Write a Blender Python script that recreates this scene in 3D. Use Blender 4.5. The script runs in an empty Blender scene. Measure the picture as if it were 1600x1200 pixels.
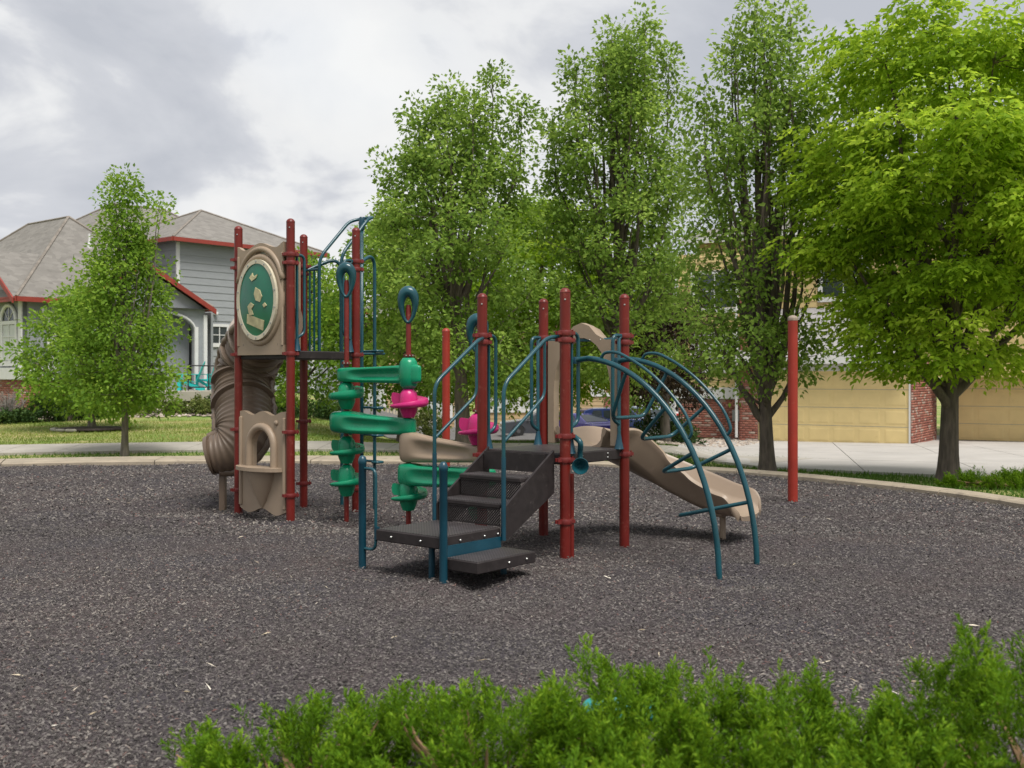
import bpy, math, random
import numpy as np
from mathutils import Vector, Matrix
from mathutils.geometry import tessellate_polygon

scene = bpy.context.scene
COL = scene.collection
R = math.radians
rnd = random.Random(7)

# ---------------------------------------------------------------- camera
cam_d = bpy.data.cameras.new('camera')
cam = bpy.data.objects.new('camera', cam_d)
COL.objects.link(cam)
CAMZ, FPX, HOR = 1.58, 1688.0, 585.0
cam.location = (0, 0, CAMZ)
cam.rotation_euler = (R(90), 0, 0)
cam_d.sensor_width = 36
cam_d.lens = 36 * FPX / 1600
cam_d.shift_y = -15 / 1600
cam_d.clip_end = 2000
cam_d.dof.use_dof = True
cam_d.dof.focus_distance = 10.5
cam_d.dof.aperture_fstop = 3.6
scene.camera = cam

# ---------------------------------------------------------------- sky and sun
world = bpy.data.worlds.new('World')
scene.world = world
world.use_nodes = True
wn, wl = world.node_tree.nodes, world.node_tree.links
wn.clear()
SUN_EL, SUN_AZ = 62.0, 150.0       # degrees; azimuth measured clockwise from +Y


def wnode(t, **kw):
    n = wn.new(t)
    for k, v in kw.items():
        setattr(n, k, v)
    return n


sky = wnode('ShaderNodeTexSky', sky_type='NISHITA', sun_disc=False)
sky.sun_elevation = R(SUN_EL)
sky.sun_rotation = R(SUN_AZ)
sky.air_density = 1.0
tc = wnode('ShaderNodeTexCoord')
sep = wnode('ShaderNodeSeparateXYZ')
wl.new(tc.outputs['Generated'], sep.inputs[0])
den = wnode('ShaderNodeMath', operation='ADD')
den.inputs[1].default_value = 0.42
mx = wnode('ShaderNodeMath', operation='MAXIMUM')
mx.inputs[1].default_value = 0.0
wl.new(sep.outputs['Z'], mx.inputs[0])
wl.new(mx.outputs[0], den.inputs[0])
dx = wnode('ShaderNodeMath', operation='DIVIDE')
dy = wnode('ShaderNodeMath', operation='DIVIDE')
wl.new(sep.outputs['X'], dx.inputs[0]); wl.new(den.outputs[0], dx.inputs[1])
wl.new(sep.outputs['Y'], dy.inputs[0]); wl.new(den.outputs[0], dy.inputs[1])
cmb = wnode('ShaderNodeCombineXYZ')
sh = wnode('ShaderNodeMath', operation='ADD')
sh.inputs[1].default_value = -0.33
wl.new(dy.outputs[0], sh.inputs[0])
wl.new(dx.outputs[0], cmb.inputs[0]); wl.new(sh.outputs[0], cmb.inputs[1])
cmb.inputs[2].default_value = 16.9
n1 = wnode('ShaderNodeTexNoise')
n1.inputs['Scale'].default_value = 2.7
n1.inputs['Detail'].default_value = 9
n1.inputs['Roughness'].default_value = 0.52
n1.inputs['Distortion'].default_value = 0.35
wl.new(cmb.outputs[0], n1.inputs['Vector'])
n2 = wnode('ShaderNodeTexNoise')
n2.inputs['Scale'].default_value = 1.1
n2.inputs['Detail'].default_value = 3
wl.new(cmb.outputs[0], n2.inputs['Vector'])
ramp = wnode('ShaderNodeValToRGB')
cr = ramp.color_ramp
cr.elements[0].position = 0.36; cr.elements[0].color = (1.78, 1.86, 2.04, 1)
cr.elements[1].position = 0.66; cr.elements[1].color = (3.05, 3.05, 3.02, 1)
e = cr.elements.new(0.47); e.color = (2.14, 2.2, 2.35, 1)
e = cr.elements.new(0.53); e.color = (2.77, 2.8, 2.84, 1)
wl.new(n1.outputs['Fac'], ramp.inputs[0])
r2 = wnode('ShaderNodeValToRGB')
r2.color_ramp.elements[0].position = 0.25; r2.color_ramp.elements[0].color = (0.9, 0.9, 0.9, 1)
r2.color_ramp.elements[1].position = 0.45; r2.color_ramp.elements[1].color = (1, 1, 1, 1)
wl.new(n2.outputs['Fac'], r2.inputs[0])
mixc = wnode('ShaderNodeMix', data_type='RGBA')
wl.new(r2.outputs[0], mixc.inputs[0])
wl.new(sky.outputs[0], mixc.inputs[6])
wl.new(ramp.outputs[0], mixc.inputs[7])
bg = wnode('ShaderNodeBackground')
bg.inputs[1].default_value = 0.1
wl.new(mixc.outputs[2], bg.inputs[0])
wo = wnode('ShaderNodeOutputWorld')
wl.new(bg.outputs[0], wo.inputs[0])

sun_d = bpy.data.lights.new('sun', 'SUN')
sun_d.energy = 1.5
sun_d.angle = R(28)
sun_d.color = (1.0, 0.96, 0.9)
sun = bpy.data.objects.new('sun', sun_d)
COL.objects.link(sun)
_az, _el = R(SUN_AZ), R(SUN_EL)
sdir = Vector((math.sin(_az) * math.cos(_el), math.cos(_az) * math.cos(_el), math.sin(_el)))
sun.rotation_euler = sdir.to_track_quat('Z', 'Y').to_euler()
sun.location = (0, 0, 30)

scene.view_settings.view_transform = 'Standard'
scene.view_settings.look = 'None'
scene.view_settings.exposure = 1.6
scene.view_settings.gamma = 1
scene.view_settings.use_curve_mapping = False
scene.render.engine = 'CYCLES'
scene.cycles.use_denoising = True
scene.cycles.max_bounces = 6
scene.cycles.transparent_max_bounces = 8
scene.cycles.use_adaptive_sampling = True

# ---------------------------------------------------------------- helpers


def at(px, py, d):
    """world point seen at photo pixel (px, py) at depth d"""
    return Vector(((px - 800) * d / FPX, d, CAMZ + (HOR - py) * d / FPX))


def lin(r, g, b):
    f = lambda c: c / 12.92 if c <= 0.04045 else ((c + 0.055) / 1.055) ** 2.4
    return (f(r / 255), f(g / 255), f(b / 255), 1)


def tag(o, label=None, cat=None, group=None, kind=None):
    if label: o['label'] = label
    if cat: o['category'] = cat
    if group: o['group'] = group
    if kind: o['kind'] = kind
    return o


def empty(name, loc=(0, 0, 0), rz=0.0, parent=None):
    o = bpy.data.objects.new(name, None)
    o.empty_display_size = 0.2
    COL.objects.link(o)
    o.location = loc
    o.rotation_euler = (0, 0, rz)
    if parent: o.parent = parent
    return o


def raw_obj(name, V, F, mat, parent=None, smooth=False, tint=None):
    """V (n,3) and F (m,k) arrays, quick path"""
    V = np.asarray(V, dtype=np.float32)
    F = np.asarray(F, dtype=np.int32)
    me = bpy.data.meshes.new(name)
    m, k = F.shape
    me.vertices.add(len(V)); me.vertices.foreach_set('co', V.ravel())
    me.loops.add(m * k); me.loops.foreach_set('vertex_index', F.ravel())
    me.polygons.add(m)
    me.polygons.foreach_set('loop_start', np.arange(0, m * k, k, dtype=np.int32))
    me.polygons.foreach_set('loop_total', np.full(m, k, dtype=np.int32))
    if smooth: me.polygons.foreach_set('use_smooth', np.ones(m, dtype=bool))
    if tint is not None:
        a = me.attributes.new('tint', 'FLOAT', 'POINT')
        a.data.foreach_set('value', np.asarray(tint, dtype=np.float32))
    me.update(calc_edges=True)
    me.validate()
    me.materials.append(mat)
    o = bpy.data.objects.new(name, me)
    COL.objects.link(o)
    if parent: o.parent = parent
    return o


def frames(P):
    """parallel transport frames along polyline"""
    n = len(P)
    T = []
    for i in range(n):
        a = P[max(i - 1, 0)]; b = P[min(i + 1, n - 1)]
        t = (b - a)
        T.append(t.normalized() if t.length > 1e-9 else Vector((0, 0, 1)))
    up = Vector((0, 0, 1)) if abs(T[0].z) < 0.95 else Vector((1, 0, 0))
    N = (up - T[0] * up.dot(T[0])).normalized()
    out = []
    for i in range(n):
        N = (N - T[i] * N.dot(T[i]))
        N = N.normalized() if N.length > 1e-6 else Vector((1, 0, 0))
        out.append((T[i], N, T[i].cross(N)))
    return out


def fillet(pts, r, n=6):
    pts = [Vector(p) for p in pts]
    out = [pts[0]]
    for i in range(1, len(pts) - 1):
        a, b, c = pts[i - 1], pts[i], pts[i + 1]
        d1, d2 = (a - b), (c - b)
        rr = min(r, d1.length * 0.49, d2.length * 0.49)
        p1 = b + d1.normalized() * rr
        p2 = b + d2.normalized() * rr
        for k in range(n + 1):
            t = k / n
            out.append(p1 * (1 - t) ** 2 + b * 2 * t * (1 - t) + p2 * t * t)
    out.append(pts[-1])
    return out


def spline(pts, n=8):
    pts = [Vector(p) for p in pts]
    P = [pts[0] * 2 - pts[1]] + pts + [pts[-1] * 2 - pts[-2]]
    out = []
    for i in range(1, len(P) - 2):
        p0, p1, p2, p3 = P[i - 1], P[i], P[i + 1], P[i + 2]
        for k in range(n):
            t = k / n
            out.append(0.5 * ((2 * p1) + (p2 - p0) * t + (2 * p0 - 5 * p1 + 4 * p2 - p3) * t * t
                              + (3 * p1 - p0 - 3 * p2 + p3) * t ** 3))
    out.append(pts[-1])
    return out


class MB:
    def __init__(s):
        s.v, s.f = [], []

    def add(s, verts, faces):
        o = len(s.v)
        s.v += [tuple(v) for v in verts]
        s.f += [tuple(i + o for i in f) for f in faces]
        return s

    def box(s, c, size, rz=0.0, bev=0.0, M=None):
        hx, hy, hz = size[0] / 2, size[1] / 2, size[2] / 2
        cz, sz = math.cos(rz), math.sin(rz)
        if bev <= 0:
            L = [(x, y, z) for x in (-hx, hx) for y in (-hy, hy) for z in (-hz, hz)]
            F = [(0, 1, 3, 2), (4, 6, 7, 5), (0, 4, 5, 1), (2, 3, 7, 6), (0, 2, 6, 4), (1, 5, 7, 3)]
        else:
            b = min(bev, hx * .9, hy * .9, hz * .9)
            L, F = [], []
            for z, ins in ((-hz, b), (-hz + b, 0), (hz - b, 0), (hz, b)):
                x0, y0 = hx - ins, hy - ins
                L += [(-x0 + b, -y0, z), (x0 - b, -y0, z), (x0, -y0 + b, z), (x0, y0 - b, z),
                      (x0 - b, y0, z), (-x0 + b, y0, z), (-x0, y0 - b, z), (-x0, -y0 + b, z)]
            for r_ in range(3):
                for k in range(8):
                    a, d = r_ * 8 + k, r_ * 8 + (k + 1) % 8
                    F.append((a, d, d + 8, a + 8))
            F.append(tuple(range(7, -1, -1))); F.append(tuple(range(24, 32)))
        W = []
        for x, y, z in L:
            p = Vector((x * cz - y * sz, x * sz + y * cz, z))
            if M is not None: p = M @ p
            W.append((p.x + c[0], p.y + c[1], p.z + c[2]))
        return s.add(W, F)

    def tube(s, path, r, sides=10, cap=True, closed=False):
        P = [Vector(p) for p in path]
        n = len(P)
        rs = r if isinstance(r, (list, tuple)) else [r] * n
        if closed:
            fr = frames(P + [P[0]])[:n]
        else:
            fr = frames(P)
        V, F = [], []
        for i in range(n):
            t, a, b = fr[i]
            for k in range(sides):
                an = 2 * math.pi * k / sides
                V.append(P[i] + (a * math.cos(an) + b * math.sin(an)) * rs[i])
        m = n if closed else n - 1
        for i in range(m):
            j = (i + 1) % n
            for k in range(sides):
                k2 = (k + 1) % sides
                F.append((i * sides + k, i * sides + k2, j * sides + k2, j * sides + k))
        if cap and not closed:
            F.append(tuple(range(sides - 1, -1, -1)))
            F.append(tuple((n - 1) * sides + k for k in range(sides)))
        return s.add(V, F)

    def lathe(s, prof, c=(0, 0, 0), sides=16, M=None):
        V, F = [], []
        for (r, z) in prof:
            for k in range(sides):
                an = 2 * math.pi * k / sides
                p = Vector((r * math.cos(an), r * math.sin(an), z))
                if M is not None: p = M @ p
                V.append((p.x + c[0], p.y + c[1], p.z + c[2]))
        for i in range(len(prof) - 1):
            for k in range(sides):
                k2 = (k + 1) % sides
                F.append((i * sides + k, i * sides + k2, (i + 1) * sides + k2, (i + 1) * sides + k))
        if prof[0][0] > 1e-4: F.append(tuple(range(sides - 1, -1, -1)))
        if prof[-1][0] > 1e-4: F.append(tuple((len(prof) - 1) * sides + k for k in range(sides)))
        return s.add(V, F)

    def prism(s, outline, holes, fn, t0, t1):
        """2-D outline with holes extruded between t0 and t1; fn(a, b, t) -> xyz"""
        loops = [outline] + list(holes)
        tri = tessellate_polygon([[Vector((a, b, 0)) for a, b in lp] for lp in loops])
        flat = [p for lp in loops for p in lp]
        n = len(flat)
        V = [fn(a, b, t0) for a, b in flat] + [fn(a, b, t1) for a, b in flat]
        F = [tuple(t) for t in tri] + [tuple(i + n for i in reversed(t)) for t in tri]
        o = 0
        for lp in loops:
            m = len(lp)
            for k in range(m):
                a, b = o + k, o + (k + 1) % m
                F.append((a, b, b + n, a + n))
            o += m
        return s.add(V, F)

    def quad(s, a, b, c, d):
        return s.add([a, b, c, d], [(0, 1, 2, 3)])

    def build(s, name, mat, parent=None, smooth=False, auto=None):
        me = bpy.data.meshes.new(name)
        me.from_pydata(s.v, [], s.f)
        me.update()
        import bmesh
        bm = bmesh.new(); bm.from_mesh(me)
        bmesh.ops.recalc_face_normals(bm, faces=bm.faces)
        bm.to_mesh(me); bm.free()
        if smooth:
            me.shade_smooth()
            if auto is not None:
                me.set_sharp_from_angle(angle=R(auto))
        me.materials.append(mat)
        o = bpy.data.objects.new(name, me)
        COL.objects.link(o)
        if parent: o.parent = parent
        return o


# ---------------------------------------------------------------- materials
MATS = {}


def material(name, col, rough=0.5, var=0.12, scale=8.0, bump=0.0, bscale=60.0, spec=0.5, metal=0.0, dirt=None,
             stretch=(1, 1, 1), detail=5, coat=0.0):
    if name in MATS: return MATS[name]
    m = bpy.data.materials.new(name)
    m.use_nodes = True
    nt = m.node_tree; N, L = nt.nodes, nt.links
    p = N['Principled BSDF']
    t = N.new('ShaderNodeTexCoord')
    mp = N.new('ShaderNodeMapping'); mp.inputs['Scale'].default_value = stretch
    L.new(t.outputs['Object'], mp.inputs[0])
    no = N.new('ShaderNodeTexNoise'); no.inputs['Scale'].default_value = scale; no.inputs['Detail'].default_value = detail
    L.new(mp.outputs[0], no.inputs['Vector'])
    rp = N.new('ShaderNodeValToRGB')
    c0 = tuple(c * (1 - var) for c in col[:3]) + (1,)
    c1 = tuple(min(1, c * (1 + var)) for c in col[:3]) + (1,)
    rp.color_ramp.elements[0].position = 0.3; rp.color_ramp.elements[0].color = c0
    rp.color_ramp.elements[1].position = 0.7; rp.color_ramp.elements[1].color = c1
    L.new(no.outputs['Fac'], rp.inputs[0])
    out = rp.outputs[0]
    if dirt:
        n3 = N.new('ShaderNodeTexNoise'); n3.inputs['Scale'].default_value = dirt[2]; n3.inputs['Detail'].default_value = 8
        n3.inputs['Roughness'].default_value = 0.7
        L.new(t.outputs['Object'], n3.inputs['Vector'])
        r3 = N.new('ShaderNodeValToRGB')
        r3.color_ramp.elements[0].position = dirt[1]; r3.color_ramp.elements[0].color = (0, 0, 0, 1)
        r3.color_ramp.elements[1].position = min(1, dirt[1] + 0.12); r3.color_ramp.elements[1].color = (dirt[3],) * 3 + (1,)
        L.new(n3.outputs['Fac'], r3.inputs[0])
        mi = N.new('ShaderNodeMix'); mi.data_type = 'RGBA'
        L.new(r3.outputs[0], mi.inputs[0]); L.new(out, mi.inputs[6])
        mi.inputs[7].default_value = dirt[0]
        out = mi.outputs[2]
    L.new(out, p.inputs['Base Color'])
    rr = N.new('ShaderNodeMapRange')
    rr.inputs[3].default_value = max(0, rough - 0.1); rr.inputs[4].default_value = min(1, rough + 0.1)
    L.new(no.outputs['Fac'], rr.inputs[0]); L.new(rr.outputs[0], p.inputs['Roughness'])
    p.inputs['Specular IOR Level'].default_value = spec
    p.inputs['Metallic'].default_value = metal
    p.inputs['Coat Weight'].default_value = coat
    if bump > 0:
        nb = N.new('ShaderNodeTexNoise'); nb.inputs['Scale'].default_value = bscale; nb.inputs['Detail'].default_value = 4
        L.new(mp.outputs[0], nb.inputs['Vector'])
        b = N.new('ShaderNodeBump'); b.inputs['Strength'].default_value = bump; b.inputs['Distance'].default_value = 0.01
        L.new(nb.outputs['Fac'], b.inputs['Height']); L.new(b.outputs[0], p.inputs['Normal'])
    MATS[name] = m
    return m


def tint_material(name, stops, rough=0.55, transl=0.0, spec=0.35):
    """colour picked by the per-piece 'tint' attribute"""
    if name in MATS: return MATS[name]
    m = bpy.data.materials.new(name); m.use_nodes = True
    nt = m.node_tree; N, L = nt.nodes, nt.links
    p = N['Principled BSDF']
    a = N.new('ShaderNodeAttribute'); a.attribute_name = 'tint'
    rp = N.new('ShaderNodeValToRGB')
    els = rp.color_ramp.elements
    els[0].position, els[0].color = stops[0][0], tuple(stops[0][1]) + (1,)
    els[1].position, els[1].color = stops[-1][0], tuple(stops[-1][1]) + (1,)
    for pos, c in stops[1:-1]:
        e_ = els.new(pos); e_.color = tuple(c) + (1,)
    L.new(a.outputs['Fac'], rp.inputs[0])
    L.new(rp.outputs[0], p.inputs['Base Color'])
    p.inputs['Roughness'].default_value = rough
    p.inputs['Specular IOR Level'].default_value = spec
    if transl > 0:
        tr = N.new('ShaderNodeBsdfTranslucent')
        hs = N.new('ShaderNodeHueSaturation'); hs.inputs['Value'].default_value = 1.5; hs.inputs['Hue'].default_value = 0.485
        L.new(rp.outputs[0], hs.inputs['Color']); L.new(hs.outputs[0], tr.inputs[0])
        ms = N.new('ShaderNodeMixShader'); ms.inputs[0].default_value = transl
        L.new(p.outputs[0], ms.inputs[1]); L.new(tr.outputs[0], ms.inputs[2])
        L.new(ms.outputs[0], N['Material Output'].inputs[0])
    MATS[name] = m
    return m


RED = material('red_paint', (0.130, 0.0102, 0.0068), 0.40, 0.18, 3.0, spec=.38, dirt=((0.24, 0.08, 0.06, 1), 0.58, 16.0, 0.6))
RED_OLD = material('faded_red_paint', (0.27, 0.020, 0.009), 0.5, 0.16, 3.0, dirt=((0.30, 0.12, 0.06, 1), 0.6, 22.0, 0.5))
CLAMP = material('clamp_red', (0.135, 0.013, 0.012), 0.45, 0.2, 20.0)
CAPGREY = material('weathered_cap', (0.27, 0.215, 0.17), 0.7, 0.2, 30.0)
TEAL = material('teal_tube_paint', (0.006, 0.056, 0.074), 0.28, 0.2, 5.0, dirt=((0.03, 0.11, 0.13, 1), 0.6, 12.0, 0.4))
TEAL_D = material('teal_post_paint', (0.005, 0.046, 0.072), 0.34, 0.2, 4.0, dirt=((0.04, 0.10, 0.13, 1), 0.62, 14.0, 0.4))
GREEN = material('green_plastic', (0.004, 0.215, 0.105), 0.27, 0.14, 3.0, spec=.4, dirt=((0.05, 0.20, 0.12, 1), 0.6, 11.0, 0.5))
PINK = material('pink_plastic', (0.46, 0.018, 0.145), 0.28, 0.14, 3.0, spec=.4, dirt=((0.45, 0.10, 0.2, 1), 0.62, 12.0, 0.4))
TAN = material('tan_plastic', (0.285, 0.215, 0.152), 0.5, 0.10, 2.5, bump=0.05, bscale=180, dirt=((0.26, 0.2, 0.14, 1), 0.6, 7.0, 0.5))
SLIDE = material('slide_plastic', (0.27, 0.205, 0.150), 0.42, 0.10, 2.0, dirt=((0.38, 0.29, 0.23, 1), 0.58, 6.0, 0.5))
BROWN = material('tube_slide_plastic', (0.145, 0.103, 0.072), 0.42, 0.14, 2.5, dirt=((0.24, 0.19, 0.14, 1), 0.6, 8.0, 0.5))
STEEL = material('bolt_steel', (0.6, 0.6, 0.58), 0.3, 0.1, 30, metal=1.0)
VINYL = material('brown_vinyl', (0.024, 0.019, 0.019), 0.55, 0.25, 14.0, bump=0.08, bscale=140, spec=.3, dirt=((0.10, 0.085, 0.08, 1), 0.6, 9.0, 0.6))
WINDOW_GREEN = material('green_window', (0.006, 0.12, 0.068), 0.18, 0.22, 3.5, dirt=((0.14, 0.30, 0.22, 1), 0.6, 6.0, 0.5))
CREAM = material('cream_ring', (0.52, 0.47, 0.36), 0.55, 0.12, 12.0, dirt=((0.3, 0.26, 0.18, 1), 0.62, 20.0, 0.5))
STICKER = material('faded_sticker', (0.42, 0.38, 0.22), 0.6, 0.25, 16.0)


def perforated(name, col, hole, scale):
    m = bpy.data.materials.new(name); m.use_nodes = True
    nt = m.node_tree; N, L = nt.nodes, nt.links
    p = N['Principled BSDF']
    t = N.new('ShaderNodeTexCoord')
    mp = N.new('ShaderNodeMapping'); mp.inputs['Scale'].default_value = (scale, scale, 0)
    mp.inputs['Rotation'].default_value = (0, 0, R(45))
    L.new(t.outputs['Object'], mp.inputs[0])
    v = N.new('ShaderNodeTexVoronoi'); v.inputs['Randomness'].default_value = 0.0; v.inputs['Scale'].default_value = 1.0
    L.new(mp.outputs[0], v.inputs['Vector'])
    r_ = N.new('ShaderNodeValToRGB')
    r_.color_ramp.elements[0].position = 0.30; r_.color_ramp.elements[0].color = hole
    r_.color_ramp.elements[1].position = 0.36; r_.color_ramp.elements[1].color = col
    L.new(v.outputs['Distance'], r_.inputs[0])
    no = N.new('ShaderNodeTexNoise'); no.inputs['Scale'].default_value = 6; no.inputs['Detail'].default_value = 6
    L.new(t.outputs['Object'], no.inputs['Vector'])
    mi = N.new('ShaderNodeMix'); mi.data_type = 'RGBA'; mi.blend_type = 'MULTIPLY'; mi.inputs[0].default_value = 0.6
    L.new(r_.outputs[0], mi.inputs[6]); L.new(no.outputs['Fac'], mi.inputs[7])
    L.new(mi.outputs[2], p.inputs['Base Color'])
    p.inputs['Roughness'].default_value = 0.42
    b = N.new('ShaderNodeBump'); b.inputs['Strength'].default_value = 0.6; b.inputs['Distance'].default_value = 0.006
    L.new(r_.outputs[0], b.inputs['Height']); L.new(b.outputs[0], p.inputs['Normal'])
    return m


DECKTOP = perforated('perforated_deck', (0.088, 0.076, 0.078, 1), (0.010, 0.009, 0.009, 1), 48.0)

CONCRETE = material('concrete', (0.33, 0.305, 0.265), 0.85, 0.12, 1.6, bump=0.15, bscale=90, dirt=((0.28, 0.25, 0.21, 1), 0.58, 2.5, 0.5))
KERB = material('kerb_concrete', (0.31, 0.26, 0.195), 0.88, 0.15, 2.4, bump=0.2, bscale=80, dirt=((0.17, 0.14, 0.11, 1), 0.53, 5.0, 0.7))
DRIVE = material('driveway_concrete', (0.37, 0.35, 0.325), 0.85, 0.10, 0.9, bump=0.1, bscale=70, dirt=((0.29, 0.265, 0.24, 1), 0.57, 1.2, 0.5))
ASPHALT = material('asphalt', (0.11, 0.105, 0.1), 0.9, 0.2, 3.0)
SIDING = material('grey_siding', (0.27, 0.285, 0.295), 0.65, 0.06, 3.0, stretch=(1, 1, 8), bump=0.05)
STUCCO = material('grey_wall', (0.26, 0.275, 0.29), 0.75, 0.06, 4.0, bump=0.1, bscale=120)
WHITE = material('white_trim', (0.62, 0.62, 0.61), 0.5, 0.05, 6.0)
REDTRIM = material('red_trim', (0.25, 0.035, 0.022), 0.5, 0.12, 5.0)
REDDOOR = material('red_door_paint', (0.36, 0.035, 0.02), 0.4, 0.1, 5.0)
GLASS = material('window_glass', (0.035, 0.045, 0.05), 0.08, 0.3, 1.0, spec=0.7)
BLIND = material('window_blind', (0.50, 0.52, 0.50), 0.4, 0.1, 4.0)
YELLOW = material('yellow_door_paint', (0.68, 0.53, 0.25), 0.6, 0.05, 3.0, dirt=((0.5, 0.36, 0.14, 1), 0.6, 4.0, 0.4))
YSIDING = material('yellow_siding', (0.56, 0.43, 0.20), 0.65, 0.07, 3.0)
TANSIDE = material('tan_siding', (0.42, 0.30, 0.165), 0.7, 0.08, 2.0)
METER = material('grey_meter_box', (0.22, 0.23, 0.23), 0.5, 0.1, 5.0)
BLACK = material('black_metal', (0.02, 0.02, 0.022), 0.5, 0.2, 8.0)
TURQ = material('turquoise_plastic', (0.02, 0.45, 0.43), 0.4, 0.08, 6.0)
TURQ_TOY = material('dull_turquoise_plastic', (0.012, 0.20, 0.21), 0.5, 0.1, 6.0)
MULCH_RING = material('bark_mulch', (0.05, 0.035, 0.03), 0.95, 0.4, 14.0, bump=0.6, bscale=40)
STONE = tint_material('river_stone', [(0, (0.12, 0.10, 0.09)), (0.5, (0.30, 0.24, 0.19)), (1, (0.5, 0.44, 0.37))], 0.85)
BRICK = tint_material('brick', [(0, (0.20, 0.072, 0.055)), (0.5, (0.29, 0.110, 0.080)), (0.78, (0.34, 0.14, 0.10)), (0.90, (0.33, 0.23, 0.19)), (1, (0.40, 0.31, 0.26))], 0.85)
MORTAR = material('mortar', (0.27, 0.215, 0.19), 0.9, 0.1, 20.0)


def shingles():
    m = bpy.data.materials.new('roof_shingles'); m.use_nodes = True
    nt = m.node_tree; N, L = nt.nodes, nt.links
    p = N['Principled BSDF']
    t = N.new('ShaderNodeTexCoord')
    mp = N.new('ShaderNodeMapping'); mp.inputs['Scale'].default_value = (3.0, 3.0, 7.5)
    L.new(t.outputs['Object'], mp.inputs[0])
    v = N.new('ShaderNodeTexVoronoi'); v.inputs['Scale'].default_value = 1.3
    L.new(mp.outputs[0], v.inputs['Vector'])
    no = N.new('ShaderNodeTexNoise'); no.inputs['Scale'].default_value = 1.2; no.inputs['Detail'].default_value = 8; no.inputs['Roughness'].default_value = .7
    L.new(t.outputs['Object'], no.inputs['Vector'])
    r_ = N.new('ShaderNodeValToRGB')
    r_.color_ramp.elements[0].color = (0.13, 0.122, 0.112, 1); r_.color_ramp.elements[1].color = (0.26, 0.245, 0.225, 1)
    mi = N.new('ShaderNodeMix'); mi.data_type = 'FLOAT'; mi.inputs[0].default_value = 0.5
    L.new(v.outputs['Color'], mi.inputs[2]); L.new(no.outputs['Fac'], mi.inputs[3])
    L.new(mi.outputs[0], r_.inputs[0]); L.new(r_.outputs[0], p.inputs['Base Color'])
    p.inputs['Roughness'].default_value = 0.9
    p.inputs['Specular IOR Level'].default_value = 0.15
    w = N.new('ShaderNodeTexWave'); w.bands_direction = 'Z'; w.wave_profile = 'SAW'; w.inputs['Scale'].default_value = 2.6; w.inputs['Distortion'].default_value = .3
    L.new(t.outputs['Object'], w.inputs['Vector'])
    b = N.new('ShaderNodeBump'); b.inputs['Strength'].default_value = 0.7; b.inputs['Distance'].default_value = 0.03
    L.new(w.outputs['Fac'], b.inputs['Height']); L.new(b.outputs[0], p.inputs['Normal'])
    return m


SHINGLE = shingles()
RIDGECAP = material('ridge_cap', (0.20, 0.175, 0.15), 0.9, 0.25, 4.0)


def bark(name, c):
    return material(name, c, 0.9, 0.4, 9.0, bump=0.9, bscale=14, stretch=(2.5, 2.5, 0.5))


BARK = bark('bark', (0.105, 0.083, 0.066))
BARK_L = bark('pale_bark', (0.16, 0.135, 0.11))


def leafmat(name, d, m_, l, tr=0.35):
    return tint_material(name, [(0, d), (0.5, m_), (1, l)], 0.6, tr, 0.13)


LEAF_A = leafmat('pear_leaf', (0.085, 0.155, 0.026), (0.170, 0.280, 0.046), (0.32, 0.45, 0.095), .52)
LEAF_B = leafmat('young_pear_leaf', (0.082, 0.165, 0.019), (0.155, 0.280, 0.032), (0.29, 0.42, 0.06), .5)
LEAF_C = leafmat('ash_leaf', (0.130, 0.235, 0.014), (0.255, 0.400, 0.026), (0.43, 0.56, 0.065), .55)
LEAF_P = leafmat('plum_leaf', (0.018, 0.012, 0.010), (0.04, 0.03, 0.018), (0.08, 0.06, 0.03))
LEAF_S = leafmat('shrub_leaf', (0.015, 0.035, 0.012), (0.040, 0.080, 0.020), (0.10, 0.16, 0.035), 0.2)
LEAF_S2 = leafmat('light_shrub_leaf', (0.05, 0.075, 0.02), (0.13, 0.17, 0.045), (0.26, 0.28, 0.09), 0.25)
LEAF_J = leafmat('juniper_leaf', (0.036, 0.088, 0.004), (0.105, 0.220, 0.010), (0.29, 0.43, 0.03), 0.38)
GRASS = leafmat('grass_blade', (0.10, 0.145, 0.03), (0.19, 0.25, 0.045), (0.46, 0.40, 0.19), 0.25)
GRASS_R = leafmat('grass_blade_green', (0.035, 0.085, 0.012), (0.08, 0.16, 0.022), (0.17, 0.27, 0.05), 0.25)
TWIG = material('grey_twig', (0.19, 0.175, 0.155), 0.9, 0.3, 12.0)

# ---------------------------------------------------------------- terrain


def sstep(a, b, x):
    t = np.clip((x - a) / (b - a), 0, 1)
    return t * t * (3 - 2 * t)


def ground_z(x, y):
    x = np.asarray(x, dtype=float); y = np.asarray(y, dtype=float)
    left = np.interp(y, [0, 21, 33, 37, 42, 60], [0, 0, 0.26, 0.62, 0.85, 0.9])
    mid = np.interp(y, [0, 25, 30, 55, 80], [0, 0.0, -0.25, -1.95, -1.95])
    right = np.interp(y, [0, 15, 18, 34, 60], [0, 0, -0.08, -0.53, -0.6])
    q = x / np.maximum(y, 6)
    wl_ = sstep(-0.10, -0.19, q)
    wr_ = sstep(0.13, 0.21, q)
    return left * wl_ + right * wr_ + mid * (1 - wl_ - wr_)


def gz(x, y):
    return float(ground_z(x, y))


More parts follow.
